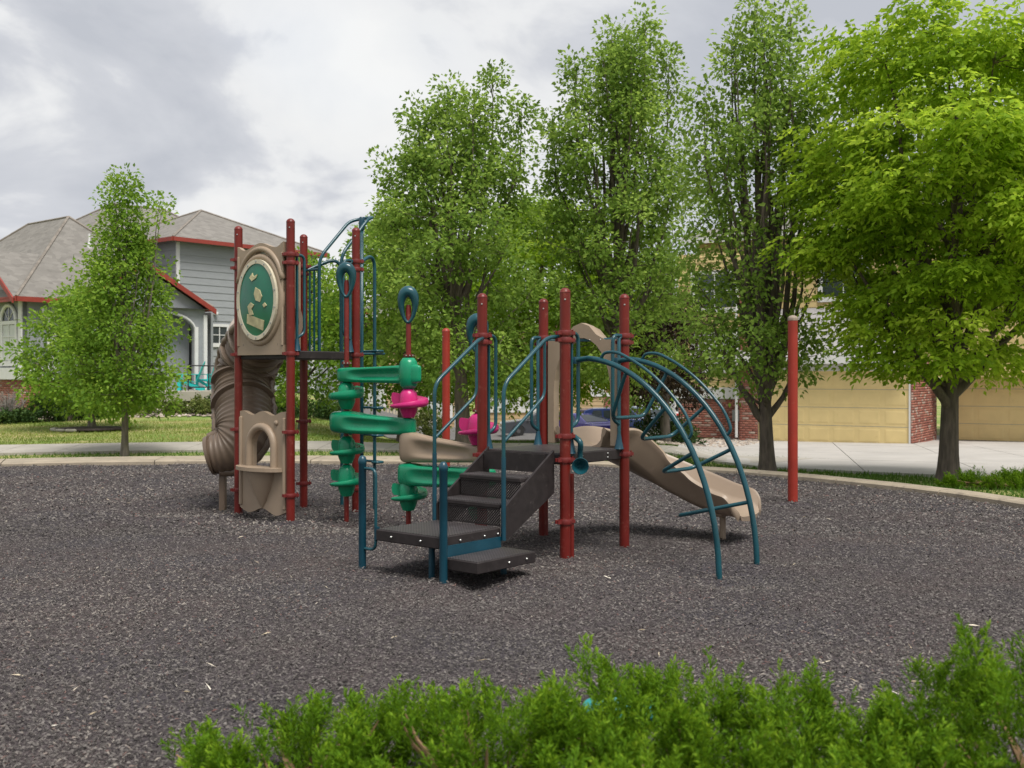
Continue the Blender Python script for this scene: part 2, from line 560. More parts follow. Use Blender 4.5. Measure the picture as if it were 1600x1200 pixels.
def lawn_mat():
    m = bpy.data.materials.new('lawn'); m.use_nodes = True
    nt = m.node_tree; N, L = nt.nodes, nt.links
    p = N['Principled BSDF']
    t = N.new('ShaderNodeTexCoord')
    no = N.new('ShaderNodeTexNoise'); no.inputs['Scale'].default_value = 0.55; no.inputs['Detail'].default_value = 7; no.inputs['Roughness'].default_value = .65
    L.new(t.outputs['Object'], no.inputs['Vector'])
    r_ = N.new('ShaderNodeValToRGB')
    r_.color_ramp.elements[0].position = .40; r_.color_ramp.elements[0].color = (0.13, 0.22, 0.028, 1)
    r_.color_ramp.elements[1].position = .64; r_.color_ramp.elements[1].color = (0.36, 0.31, 0.13, 1)
    L.new(no.outputs['Fac'], r_.inputs[0]); L.new(r_.outputs[0], p.inputs['Base Color'])
    p.inputs['Roughness'].default_value = 0.95
    n4 = N.new('ShaderNodeTexNoise'); n4.inputs['Scale'].default_value = 45
    L.new(t.outputs['Object'], n4.inputs['Vector'])
    b = N.new('ShaderNodeBump'); b.inputs['Strength'].default_value = 0.8; b.inputs['Distance'].default_value = 0.04
    L.new(n4.outputs['Fac'], b.inputs['Height']); L.new(b.outputs[0], p.inputs['Normal'])
    return m


LAWN = lawn_mat()
def point_in(poly, x, y):
    x = np.asarray(x); y = np.asarray(y)
    ins = np.zeros(x.shape, bool)
    n = len(poly)
    for i in range(n):
        x1, y1 = poly[i][0], poly[i][1]; x2, y2 = poly[(i + 1) % n][0], poly[(i + 1) % n][1]
        c = (y1 > y) != (y2 > y)
        with np.errstate(divide='ignore', invalid='ignore'):
            xi = (x2 - x1) * (y - y1) / (y2 - y1) + x1
        ins ^= c & (x < xi)
    return ins


# edge of the play area (inner edge of the kerb), closed curve
EDGE = [(-8.66, 18.3), (-5.6, 18.95), (-2.2, 18.9), (0.7, 18.6), (2.3, 17.85), (3.8, 16.65), (5.15, 14.75), (5.95, 12.85), (6.3, 10.5),
        (5.9, 7.6), (4.6, 5.2), (2.6, 3.7), (0, 2.9), (-3, 2.5), (-7, 3.4), (-10.5, 6), (-12.4, 10), (-12.3, 14), (-10.9, 16.9)]
EP = [Vector((x, y, 0)) for x, y in EDGE]
_n = len(EP)
EDGE_S = []
for i in range(_n):
    p0, p1, p2, p3 = EP[i - 1], EP[i], EP[(i + 1) % _n], EP[(i + 2) % _n]
    for k in range(10):
        t = k / 10
        EDGE_S.append(0.5 * ((2 * p1) + (p2 - p0) * t + (2 * p0 - 5 * p1 + 4 * p2 - p3) * t * t + (3 * p1 - p0 - 3 * p2 + p3) * t ** 3))
EDGE_XY = [(p.x, p.y) for p in EDGE_S]


gx = np.concatenate([np.linspace(-400, -45, 12), np.arange(-40, 40.1, 0.8), np.linspace(45, 400, 12)])
gy = np.concatenate([np.linspace(-200, -15, 8), np.arange(-10, 80.1, 0.8), np.linspace(90, 900, 16)])
GX, GY = np.meshgrid(gx, gy)
GZ = ground_z(GX, GY) - 0.03
GZ = GZ - 0.13 * point_in([(p.x * .97 - .1, p.y * .97 + .3) for p in EDGE_S], GX, GY)
nx, ny = len(gx), len(gy)
idx = np.arange(nx * ny).reshape(ny, nx)
Fq = np.stack([idx[:-1, :-1], idx[:-1, 1:], idx[1:, 1:], idx[1:, :-1]], -1).reshape(-1, 4)
tag(raw_obj('ground', np.stack([GX, GY, GZ], -1).reshape(-1, 3), Fq, LAWN, smooth=True), kind='structure')


def rubber():
    m = bpy.data.materials.new('rubber_mulch'); m.use_nodes = True
    nt = m.node_tree; N, L = nt.nodes, nt.links
    p = N['Principled BSDF']
    t = N.new('ShaderNodeTexCoord')
    v = N.new('ShaderNodeTexVoronoi'); v.inputs['Scale'].default_value = 60
    L.new(t.outputs['Object'], v.inputs['Vector'])
    no = N.new('ShaderNodeTexNoise'); no.inputs['Scale'].default_value = 0.9; no.inputs['Detail'].default_value = 6
    L.new(t.outputs['Object'], no.inputs['Vector'])
    r_ = N.new('ShaderNodeValToRGB')
    r_.color_ramp.elements[0].color = (0.030, 0.028, 0.030, 1); r_.color_ramp.elements[1].color = (0.125, 0.112, 0.112, 1)
    L.new(v.outputs['Color'], r_.inputs[0])
    r5 = N.new('ShaderNodeValToRGB')
    r5.color_ramp.elements[0].position = .35; r5.color_ramp.elements[0].color = (0.85, 0.85, 0.92, 1)
    r5.color_ramp.elements[1].position = .68; r5.color_ramp.elements[1].color = (1.12, 1.0, 0.96, 1)
    L.new(no.outputs['Fac'], r5.inputs[0])
    mi = N.new('ShaderNodeMix'); mi.data_type = 'RGBA'; mi.blend_type = 'MULTIPLY'; mi.inputs[0].default_value = 1
    L.new(r_.outputs[0], mi.inputs[6]); L.new(r5.outputs[0], mi.inputs[7])
    L.new(mi.outputs[2], p.inputs['Base Color'])
    p.inputs['Roughness'].default_value = 0.9
    p.inputs['Specular IOR Level'].default_value = 0.12
    b = N.new('ShaderNodeBump'); b.inputs['Strength'].default_value = 1.0; b.inputs['Distance'].default_value = 0.02
    L.new(v.outputs['Distance'], b.inputs['Height']); L.new(b.outputs[0], p.inputs['Normal'])
    return m


RUBBER = rubber()


HOLLOWS = [(2.35, 9.55, .55, .05), (-0.1, 7.75, .45, .035), (1.75, 8.35, .45, .03), (-3.9, 12.5, .6, .05), (-1.35, 11.2, .5, .03), (-0.5, 10.4, .5, .03)]


_c, _s = math.cos(R(50.2)), math.sin(R(50.2))
for _u, _v in ((0, 0), (.89, 0), (.89, .93), (0, .93), (0, 3.63), (.92, 3.63), (.92, 4.54), (0, 4.54), (.41, 3.21), (.42, 2.29), (.41, 1.35), (-1.43, .055), (-1.40, .975), (.17, -1.365), (.80, -1.365)):
    HOLLOWS.append((.4476 + _u * _c - _v * _s, 9.10 + _u * _s + _v * _c, .17, -.028))      # mulch heaped round the posts
HOLLOWS += [(3.415, 13.14, .2, -.03), (-.995, 16.3, .2, -.03)]


def surf_z(x, y):
    """gentle unevenness of the rubber mulch, scuffed hollows where feet land"""
    z = 0.006 + 0.012 * np.sin(x * 1.7 + 0.5 * y) * np.sin(y * 1.3 - 0.4 * x) + 0.008 * np.sin(3.1 * x + 1.2) * np.sin(2.7 * y) + .004 * np.sin(7.3 * x + y) * np.sin(6.1 * y - x)
    for hx_, hy_, hr_, hd_ in HOLLOWS:
        q2 = ((x - hx_) ** 2 + (y - hy_) ** 2) / hr_ ** 2
        z = z + hd_ * (-np.exp(-q2) + .45 * np.exp(-(np.sqrt(q2) - 1.5) ** 2 * 4))
    return z


mxs = np.arange(-13, 7.01, 0.09); mys = np.arange(2, 19.6, 0.09)
MX, MY = np.meshgrid(mxs, mys)
MZ = surf_z(MX, MY)
inside = point_in(EDGE_XY, MX, MY)
id2 = np.arange(MX.size).reshape(MX.shape)
Fm = np.stack([id2[:-1, :-1], id2[:-1, 1:], id2[1:, 1:], id2[1:, :-1]], -1).reshape(-1, 4)
# keep a cell when any of its corners is inside; the kerb covers the ragged rim
insf = inside.ravel()[Fm].any(axis=1)
used, inv = np.unique(Fm[insf], return_inverse=True)
PV = np.stack([MX, MY, MZ], -1).reshape(-1, 3)
tag(raw_obj('play_area_mulch', PV[used], inv.reshape(-1, 4), RUBBER, smooth=True), kind='structure')

# shredded rubber lying loose on top, thousands of slivers
nr = np.random.default_rng(5)


def slivers(name, n, ymin, ymax, lmin, lmax, wr, stops, zoff, label, cat, power=1.0):
    u = nr.random(n)
    y = ymin + (ymax - ymin) * u ** power
    x = (nr.random(n) - 0.5) * (y * 1.06 + 1.2)
    k = point_in(EDGE_XY, x, y)
    x, y = x[k], y[k]; n = len(x)
    z = surf_z(x, y) + zoff * nr.random(n)
    a = nr.random(n) * 2 * np.pi
    tilt = nr.normal(0, 0.32, n)
    ln = lmin + (lmax - lmin) * nr.random(n) ** 2
    w = ln * (wr[0] + wr[1] * nr.random(n))
    dx_ = np.stack([np.cos(a) * np.cos(tilt), np.sin(a) * np.cos(tilt), np.sin(tilt)], -1)
    sx = np.stack([-np.sin(a), np.cos(a), nr.normal(0, 0.3, n)], -1)
    c = np.stack([x, y, z + 0.004], -1)
    hl, hw = (ln / 2)[:, None], (w / 2)[:, None]
    up = np.zeros((n, 3)); up[:, 2] = w * 0.55
    V = np.stack([c - dx_ * hl, c + sx * hw + dx_ * hl * 0.3, c + dx_ * hl - sx * hw * .6, c + up], 1).reshape(-1, 3)
    b = (np.arange(n) * 4)[:, None]
    F = np.concatenate([b + np.array([[0, 1, 3]]), b + np.array([[1, 2, 3]]), b + np.array([[2, 0, 3]])])
    o = raw_obj(name, V, F, tint_material(name + '_colour', stops, 0.9, 0, 0.12), tint=np.repeat(np.clip(nr.random(n) * (1 - .12 * np.sin(x * 1.1 + 1.7 * np.sin(y * .6)) * np.sin(y * .8 + 1.2 * np.sin(x * .5))), 0, 1), 4))
    return tag(o, label, cat, kind='stuff')


SHRED = [(0, (0.026, 0.024, 0.023)), (0.40, (0.077, 0.070, 0.067)), (0.80, (0.146, 0.133, 0.125)), (0.94, (0.19, 0.174, 0.163)), (0.965, (0.12, 0.062, 0.055)), (1, (0.24, 0.215, 0.19))]
slivers('rubber_shreds', 265000, 3.8, 11.0, 0.009, 0.034, (0.2, 0.32), SHRED, 0.012, 'fine dark grey shredded rubber covering the near play area', 'rubber mulch', 1.1)
slivers('rubber_shreds', 120000, 10.5, 19.0, 0.015, 0.05, (0.25, 0.4), SHRED, 0.014, 'dark grey shredded rubber in the far half of the play area by the kerb', 'rubber mulch', 1.0)
slivers('straw_bits', 480, 4.2, 17.0, 0.015, 0.085, (0.05, 0.12),
        [(0, (0.30, 0.24, 0.15)), (0.6, (0.5, 0.42, 0.30)), (1, (0.75, 0.70, 0.6))], 0.014,
        'pale straw and wood splinters scattered on the rubber mulch', 'straw', 1.2)

# ---------------------------------------------------------------- kerb, paths, driveway
kerb = empty('kerb'); tag(kerb, kind='structure')
sl = 8
i0 = 0
m_ = len(EDGE_S)


def outward(i):
    a, b = EDGE_S[(i - 1) % m_], EDGE_S[(i + 1) % m_]
    t = (b - a).normalized()
    return Vector((-t.y, t.x, 0))


def kerb_width(p):
    return 0.34 + 0.72 * float(sstep(2.5, -1.5, p.x)) * float(sstep(9, 14, p.y))


k = 0
while k < m_:
    seg = [j % m_ for j in range(k, min(k + sl, m_) + 1)]
    mid_p = EDGE_S[seg[len(seg) // 2]]
    if mid_p.y > 9 or (mid_p.x > 2 and mid_p.y > 4):
        mb = MB(); V = []; F = []
        for q_, j in enumerate(seg):
            p = EDGE_S[j].copy(); o_ = outward(j); w = kerb_width(p)
            if q_ == 0: p += (EDGE_S[seg[1]] - p).normalized() * 0.009
            if q_ == len(seg) - 1: p -= (p - EDGE_S[seg[-2]]).normalized() * 0.009
            h = 0.075 + 0.004 * rnd.random()
            for off, z in ((0, -0.1), (0.0, h - 0.02), (0.03, h), (w - 0.02, h), (w, h - 0.02), (w, -0.1)):
                V.append(p + o_ * off + Vector((0, 0, z)))
        for q_ in range(len(seg) - 1):
            for c in range(5):
                a = q_ * 6 + c
                F.append((a, a + 1, a + 7, a + 6))
        F.append(tuple(range(6))); e_ = (len(seg) - 1) * 6; F.append(tuple(range(e_ + 5, e_ - 1, -1)))
        mb.add(V, F).build('kerb_section', KERB, kerb)
    k += sl


def slab(name, poly, mat, parent, off=0.03, th=0.08, step=1.2):
    """a paving piece draped on the terrain: subdivided top with a skirt"""
    P = []
    n = len(poly)
    for i in range(n):
        a, b = Vector(poly[i]).to_2d(), Vector(poly[(i + 1) % n]).to_2d()
        c = max(1, int((b - a).length / step))
        for q in range(c): P.append(a.lerp(b, q / c))
    mb = MB()
    top = [(p.x, p.y, gz(p.x, p.y) + off) for p in P]
    cx = sum(p.x for p in P) / len(P); cy = sum(p.y for p in P) / len(P)
    V = top + [(x, y, z - th) for x, y, z in top] + [(cx, cy, gz(cx, cy) + off)]
    m2 = len(P); F = []
    for i in range(m2):
        j = (i + 1) % m2
        F.append((i, j, 2 * m2)); F.append((i, i + m2, j + m2, j))
    mb.add(V, F)
    return mb.build(name, mat, parent)


# outer pavement behind the play area on the left and centre
pave = empty('pavement'); tag(pave, kind='structure')
inner = [(-17, 19.9), (-11.5, 21.0), (-8, 21.75), (-4, 22.2), (0, 22.3), (3, 21.9), (5, 20.9)]
outer = [(-17.4, 21.9), (-11.8, 23.0), (-8.1, 23.75), (-4, 24.3), (0.2, 24.5), (3.6, 24.1), (6.4, 22.9)]
A_ = spline([(x, y, 0) for x, y in inner], 3); B_ = spline([(x, y, 0) for x, y in outer], 3)
for i in range(len(A_) - 1):
    g = 0.006
    a0, a1, b0, b1 = A_[i], A_[i + 1], B_[i], B_[i + 1]
    d0 = (a1 - a0).normalized() * g
    slab('paving_slab', [a0 + d0, a1 - d0, b1 - d0, b0 + d0], CONCRETE, pave, 0.025)

drive = empty('driveway'); tag(drive, kind='structure')
fr = [(3.4, 22.6), (4.6, 19.9), (6.0, 18.35), (7.6, 17.0), (9.2, 15.6), (11.5, 13.6)]
bk = [(6.0, 36.5), (8.1, 35.0), (10.1, 34.3), (12.2, 33.2), (14.6, 37.2), (19, 36.0)]
for i in range(5):
    for q in range(4):
        t0, t1 = q / 4, (q + 1) / 4
        f0, f1, b0, b1 = (Vector(p + (0,)) for p in (fr[i], fr[i + 1], bk[i], bk[i + 1]))
        pts = [f0.lerp(b0, t0), f1.lerp(b1, t0), f1.lerp(b1, t1), f0.lerp(b0, t1)]
        c = sum(pts, Vector()) / 4
        pts = [p + (c - p).normalized() * 0.02 for p in pts]
        slab('driveway_slab', pts, DRIVE, drive, 0.02)
lot = slab('parking_lot', [(-6, 40), (3.5, 30.5), (5.8, 37), (14, 47), (20, 72), (-22, 74), (-20, 58)], ASPHALT, None, 0.05, 0.1, 2.0)
tag(lot, kind='structure')

# ---------------------------------------------------------------- play structure
TH = R(50.2)
R1W = Vector((0.4476, 9.10, 0))
E1 = Vector((math.cos(TH), math.sin(TH), 0)); E2 = Vector((-math.sin(TH), math.cos(TH), 0))
PS = empty('play_structure', R1W, TH)
tag(PS, 'large playground climbing structure with red posts, two decks, tube slide and green pod bridge', 'play structure')
CAMDIR = Vector((-0.80, -0.60, 0))      # towards the photographer in structure axes


def w2l(p):
    q = Vector(p) - R1W
    return Vector((q.dot(E1), q.dot(E2), q.z))


def post(x, y, h, r, mat, parent, name='post', cap_mat=None, local=True):
    mb = MB()
    prof = [(r, -0.05), (r, h - r * 0.95)]
    if cap_mat is None:
        for k_ in range(1, 6):
            a = k_ / 5 * math.pi / 2
            prof.append((r * math.cos(a) * 1.04 if k_ < 5 else 0.0001, h - r * 0.95 + r * 0.95 * math.sin(a)))
        prof.insert(2, (r * 1.05, h - r * 0.9))
    o = mb.lathe(prof, (x, y, 0), 20).build(name, mat, parent, True, 40)
    if cap_mat is not None:
        pr = [(r * 1.03, h - r * 1.1), (r * 1.05, h - r * 0.7)]
        for k_ in range(1, 6):
            a = k_ / 5 * math.pi / 2
            pr.append((max(0.0001, r * 1.05 * math.cos(a)), h - r * 0.7 + r * 0.7 * math.sin(a)))
        MB().lathe(pr, (x, y, 0), 20).build('post_cap', cap_mat, o, True, 40)
    else:
        b = CAMDIR * (r * 0.98) + Vector((x, y, h - r * 2.2))
        MB().lathe([(0.0001, -.006), (.008, -.005), (.008, .005), (.0001, .008)], b, 8).build('bolt', STEEL, o)
    return o


def clamp(po, x, y, z, r, ang):
    mb = MB()
    mb.lathe([(r, -0.022), (r + 0.010, -0.022), (r + 0.013, -0.012), (r + 0.013, 0.012), (r + 0.010, 0.022), (r, 0.022)], (x, y, z), 18)
    for s_ in (-1, 1):
        for a in (ang, ang + math.pi):
            cx, cy = x + math.cos(a + s_ * 0.28) * (r + 0.026), y + math.sin(a + s_ * 0.28) * (r + 0.026)
            mb.box((cx, cy, z), (0.034, 0.014, 0.03), a)
    a2 = ang
    mb.lathe([(0.0001, -.03), (.008, -.028), (.008, .028), (.0001, .03)], (x + math.cos(a2) * (r + .03), y + math.sin(a2) * (r + .03), z), 8,
             None)
    mb.build('clamp', CLAMP, po, True, 35)


PR = 0.0455
MU, MV, DZ = 0.89, 0.93, 0.91
V0, LU, LV, LZ = 3.63, 0.92, 0.91, 1.83
right_posts = [(0, 0), (MU, 0), (MU, MV), (0, MV)]
left_posts = [(0, V0), (LU, V0), (LU, V0 + LV), (0, V0 + LV)]
for i, (x, y) in enumerate(right_posts):
    po = post(x, y, 2.31, PR, RED, PS)
    for z in ((1.93, 1.87, 1.06, 0.86, 0.34) if i == 0 else (1.93, 1.87, 0.86)):
        clamp(po, x, y, z, PR, R(-20))
for i, (x, y) in enumerate(left_posts):
    po = post(x, y, 3.23, PR, RED, PS)
    for z in (2.85, 2.76, 1.80, (1.03 if i == 2 else 0.97), 0.30):
        clamp(po, x, y, z, PR, R(-20))


def deck(x0, x1, y0, y1, z, name='deck', th=0.095, parent=None):
    mb = MB().box(((x0 + x1) / 2, (y0 + y1) / 2, z - th / 2), (x1 - x0, y1 - y0, th), 0, 0.008)
    d_ = mb.build(name, VINYL, parent or PS)
    t = MB().box(((x0 + x1) / 2, (y0 + y1) / 2, z + 0.0015), (x1 - x0 - 0.03, y1 - y0 - 0.03, 0.003))
    t.build('perforated_top', DECKTOP, d_)
    return d_


def bolts(parent, pts, r=0.011):
    for p in pts:
        MB().lathe([(0.0001, -r * .9), (r * .75, -r * .6), (r, 0), (r * .75, r * .6), (0.0001, r * .9)], p, 8).build('bolt', STEEL, parent, True)


dk = deck(0.0, MU, 0.0, MV, DZ)
bolts(dk, [(-0.004, 0.32, DZ - .03), (-0.004, 0.32, DZ - .065), (-0.004, 0.58, DZ - .03), (-0.004, 0.58, DZ - .065)])
bolts(dk, [(0.24, -0.004, DZ - .03), (0.24, -0.004, DZ - .065), (0.62, -0.004, DZ - .03), (0.62, -0.004, DZ - .065)], 0.009)
deck(0.0, LU, V0, V0 + LV, LZ, 'upper_deck', 0.085)

# --- stairs with transfer platform
stairs = empty('stairs', parent=PS)
SV0, SV1, SU = 0.10, 0.80, -0.72
pf = MB().box(((-1.42 + SU) / 2, (SV0 + SV1) / 2, 0.315), (0.70, 0.70, 0.09), 0, 0.008).build('transfer_platform', VINYL, stairs)
MB().box(((-1.42 + SU) / 2, (SV0 + SV1) / 2, 0.3615), (0.67, 0.67, 0.003)).build('platform_top', DECKTOP, stairs)
bolts(stairs, [(-1.424, .62, .315), (-1.424, .30, .315), (-1.2, .096, .315), (-0.92, .096, .315), (-0.76, .096, .315)])
for zt, u0, u1 in ((0.545, -0.72, -0.44), (0.73, -0.46, -0.20)):
    MB().box(((u0 + u1) / 2, (SV0 + SV1) / 2, zt - .018), (u1 - u0, SV1 - SV0 - .02, .036), 0, .006).build('tread', VINYL, stairs)
    MB().box(((u0 + u1) / 2, (SV0 + SV1) / 2, zt + .0015), (u1 - u0 - .02, SV1 - SV0 - .04, .003)).build('tread_top', DECKTOP, stairs)


def mesh_panel(u, va, vb, za, zb):
    mb = MB()
    p_ = 0.024
    h = zb - za
    n = int((vb - va + h) / p_)
    for s_ in (1, -1):
        for i in range(n + 1):
            c = va - h + i * p_ if s_ == 1 else va + i * p_
            a_v, a_z, b_v, b_z = c, za, c + s_ * h, zb
            # clip to [va, vb]
            pts = []
            for (v1, z1, v2, z2) in ((a_v, a_z, b_v, b_z),):
                lo, hi = 0.0, 1.0
                dv = v2 - v1
                for lim, sg in ((va, 1), (vb, -1)):
                    f0 = sg * (v1 - lim); f1 = sg * (v2 - lim)
                    if f0 < 0 and f1 < 0: lo, hi = 1, 0; break
                    if f0 < 0: lo = max(lo, f0 / (f0 - f1))
                    if f1 < 0: hi = min(hi, f0 / (f0 - f1))
                if hi - lo > 0.02:
                    q1 = (u + s_ * .001, v1 + dv * lo, z1 + (z2 - z1) * lo); q2 = (u + s_ * .001, v1 + dv * hi, z1 + (z2 - z1) * hi)
                    mb.tube([q1, q2], 0.0056, 4, False)
    mb.box((u, (va + vb) / 2, za + .006), (.012, vb - va, .012)); mb.box((u, (va + vb) / 2, zb - .006), (.012, vb - va, .012))
    return mb


mesh_panel(SU + .015, SV0 + .02, SV1 - .02, 0.365, 0.51).build('mesh_riser', VINYL, stairs)
mesh_panel(-0.445, SV0 + .02, SV1 - .02, 0.55, 0.695).build('mesh_riser', VINYL, stairs)
MB().box((-0.13, (SV0 + SV1) / 2, 0.83), (0.02, SV1 - SV0 - .03, 0.155)).build('top_riser', VINYL, stairs)
for v in (SV0 - .012, SV1 + .012):
    mb = MB()
    mb.prism([(-0.05, 0.94), (-0.05, 0.58), (-0.66, 0.26), (SU, 0.26), (SU, 0.50)], [], lambda a, b, t: (a, v + t, b), -.011, .011)
    mb.build('stringer', VINYL, stairs)
# lower step
MB().box((-1.06, -0.09, 0.165), (0.68, 0.34, 0.085), 0, .006).build('lower_step', VINYL, stairs)
MB().box((-1.06, -0.09, 0.209), (0.65, 0.31, 0.003)).build('lower_step_top', DECKTOP, stairs)
MB().box((-1.06, 0.092, 0.235), (0.66, 0.012, 0.11)).build('riser_board', TEAL_D, stairs)
for (x, y) in ((-0.86, -0.05), (-1.3, 0.30), (-0.8, 0.62)):
    MB().tube([(x, y, -.05), (x, y, .28 if y > 0 else .15)], 0.025, 10).build('support_leg', TEAL_D, stairs)
bolts(stairs, [(-1.05, -0.264, .165), (-0.84, -0.264, .165)])
for (x, y) in ((-1.43, 0.055), (-1.40, 0.975)):
    r = 0.0305
    o = MB().lathe([(r, -.05), (r, .86), (r * 1.12, .865), (r * 1.12, .895), (r * .8, .922), (r * .35, .93), (.0001, .931)], (x, y, 0), 16).build('newel_post', TEAL_D, stairs, True, 40)
# platform grab loop
MB().tube(fillet([(-1.40, .95, .83), (-1.40, .82, .83), (-1.40, .82, .19), (-1.40, .95, .19)], .09), .0125, 10).build('grab_loop', TEAL, stairs, True, 50)
MB().box((-1.40, .805, .325), (.03, .03, .10)).build('bracket', TEAL_D, stairs)
# stair rails
for v, pv in ((SV0 - .03, 0.0), (SV1 + .03, MV)):
    hr = MB()
    hr.tube(fillet([(SU, v, .27), (SU, v, 1.50), (-0.16, v, 1.885), (-0.04, pv + (.04 if pv == 0 else -.04), 1.90)], .10), .0165, 12)
    hr.tube(fillet([(SU, v, 1.04), (-0.19, v, 1.40), (-0.19, v, 1.85)], .07), .0135, 10)
    hr.build('stair_handrail', TEAL, PS, True, 50)
    MB().tube([(SU, v, .26), (SU, v, .92)], .0195, 12).build('rail_sleeve', TEAL_D, PS, True, 50)


# --- access handles beside the deck openings
def handle(px, py, dx_, dy_, z0, z1, deckz):
    a = Vector((px, py, 0)); d = Vector((dx_, dy_, 0))
    p1, p2 = a + d * 0.085, a + d * 0.185
    mb = MB()
    mb.tube([p1 + Vector((0, 0, deckz)), p1 + Vector((0, 0, z1 - .03)), a + d * .045 + Vector((0, 0, z1))], .0165, 12)
    mb.tube(fillet([a + d * .045 + Vector((0, 0, z1)), p2 + Vector((0, 0, z1)), p2 + Vector((0, 0, z0)), p1 + Vector((0, 0, z0 - .05))], .075), .0165, 12)
    o = mb.build('access_handle', TEAL, PS, True, 50)
    MB().lathe([(.045, 0), (.04, .012), (.024, .09), (.019, .13)], p1 + Vector((0, 0, deckz)), 12).build('flared_foot', TEAL_D, o, True, 40)


handle(0, V0, 1, 0, 2.02, 2.85, LZ); handle(LU, V0, -1, 0, 2.02, 2.85, LZ)
handle(0, MV, 1, 0, 1.10, 1.93, DZ); handle(MU, MV, -1, 0, 1.10, 1.93, DZ)
handle(0, 0, 1, 0, 1.18, 1.93, DZ); handle(MU, 0, -1, 0, 1.18, 1.93, DZ)

# --- arched loop climber on the right deck
arch = empty('arch_climber', parent=PS)


def ar(t, u, off=0.0):
    t = R(t)
    v, z = -0.03 - 1.33 * math.sin(t), 1.72 * math.cos(t)
    n = Vector((0, -math.sin(t) / 1.33, math.cos(t) / 1.72)).normalized()
    return Vector((u, v, z)) + n * off


for u in (0.17, 0.80):
    MB().tube([Vector((u, 0.03, 1.70))] + [ar(t, u) for t in range(4, 91, 4)] + [Vector((u, -1.365, -.05))], .0235, 14).build('arch_rail', TEAL, arch, True, 50)
    pts = [ar(9, u, 0.0), ar(10.5, u, .07)] + [ar(t, u, .105) for t in range(15, 46, 5)] + [ar(50.5, u, .075), ar(52, u, 0)]
    MB().tube(spline(pts, 4), .0135, 10).build('arch_handrail', TEAL, arch, True, 50)
    MB().lathe([(.031, -.03), (.034, -.02), (.034, .02), (.031, .03)], (u, .02, 1.70), 12).build('rail_collar', TEAL_D, arch, True, 40)
for t, ln in ((21, .44), (40, .40), (56, .38), (72, .36)):
    pts = [ar(t, .17), ar(t, .17, -.05), ar(t, .235, -ln), ar(t, .735, -ln), ar(t, .80, -.05), ar(t, .80)]
    MB().tube(fillet(pts, .085), .0165, 12).build('loop_rung', TEAL, arch, True, 50)

# --- slide
sl_e = empty('slide', parent=PS)
path = spline([(0.86, .47, .905), (1.10, .46, .90), (1.36, .41, .78), (1.64, .22, .60), (1.80, -.08, .45), (1.85, -.40, .345), (1.85, -.62, .315), (1.85, -.75, .30)], 7)
n = len(path)
V = []; F = []
for i, p in enumerate(path):
    a, b = path[max(i - 1, 0)], path[min(i + 1, n - 1)]
    T = (b - a).normalized(); S = T.cross(Vector((0, 0, 1))).normalized(); U = S.cross(T)
    s_ = i / (n - 1)
    hw = 0.25 + 0.03 * s_
    wall = .12 + .14 * float(sstep(.08, .30, s_)) * (1 - s_) / .7 + .05 * max(0, 1 - s_ / .10) ** 2
    e9 = max(0.0, (s_ - .86) / .14)
    wall *= 1 - .72 * e9 ** 1.5
    hw *= 1 - .30 * e9 ** 3
    drop = -.035 * e9 ** 3
    p = p + Vector((0, 0, drop))
    prof = []
    for a_ in np.linspace(0, 1, 9):             # inner surface left to right
        an = math.pi * a_
        x = -math.cos(an)
        x = math.copysign(abs(x) ** .75, x)
        prof.append((x * hw, (1 - math.sin(an) ** .6) * wall))
    rim = .032 * (1 - .35 * e9)
    outer_ = [(hw + rim * .6, wall + rim * .7), (hw + rim * 1.6, wall), (hw + rim * 1.1, wall - .045), (hw + .012, wall - .07)]
    bot = [(hw * .96, .02), (hw * .72, -.035), (0, -.05), (-hw * .72, -.035), (-hw * .96, .02)]
    left = [(-x, z) for x, z in reversed(outer_)]
    ring = prof + outer_ + bot + left
    m2 = len(ring)
    for x, z in ring: V.append(p + S * x + U * z)
for i in range(n - 1):
    for k_ in range(m2):
        k2 = (k_ + 1) % m2
        F.append((i * m2 + k_, i * m2 + k2, (i + 1) * m2 + k2, (i + 1) * m2 + k_))
F.append(tuple(range(m2))); F.append(tuple((n - 1) * m2 + k_ for k_ in reversed(range(m2))))
MB().add(V, F).build('chute', SLIDE, sl_e, True, 55)
MB().tube([(1.85, -.47, -.05), (1.85, -.47, .32)], .03, 10).build('slide_leg', TAN, sl_e)
MB().box((1.85, -.47, .275), (.30, .16, .06), 0, .02).build('leg_bracket', SLIDE, sl_e)
# hood panel with an arched opening
out = [(.07, .93), (.07, 1.90), (.20, 1.90), (.30, 1.95), (.38, 2.03), (.47, 2.06), (.56, 2.03), (.64, 1.95), (.74, 1.90), (.86, 1.90), (.86, .93),
       (.79, .93), (.79, 1.40)] + [(.465 + .325 * math.cos(R(a)), 1.42 + .50 * math.sin(R(a))) for a in range(0, 181, 12)] + [(.14, 1.40), (.14, .93)]
MB().prism(out, [], lambda a, b, t: (t, a, b), MU - .02, MU + .06).build('hood_panel', TAN, sl_e)
hd = MB()
hp = [(v, z) for v, z in out[2:9]]
for i in range(len(hp) - 1):
    (v0, z0), (v1, z1) = hp[i], hp[i + 1]
    hd.add([(MU + .05, v0, z0), (MU + .05, v1, z1), (MU + .16, v1, z1 - .03), (MU + .16, v0, z0 - .03),
            (MU + .05, v0, z0 - .03), (MU + .05, v1, z1 - .03), (MU + .16, v1, z1 - .06), (MU + .16, v0, z0 - .06)],
           [(0, 1, 2, 3), (7, 6, 5, 4), (3, 2, 6, 7), (0, 4, 5, 1)])
hd.build('hood', TAN, sl_e, True, 50)
MB().tube([(MU, MV - .04, 1.90), (MU, .04, 1.90)], .0155, 10).build('hood_bar', TEAL, sl_e)
bolts(sl_e, [(MU - .017, .25 + .12 * i, 1.90) for i in range(4)], .007)

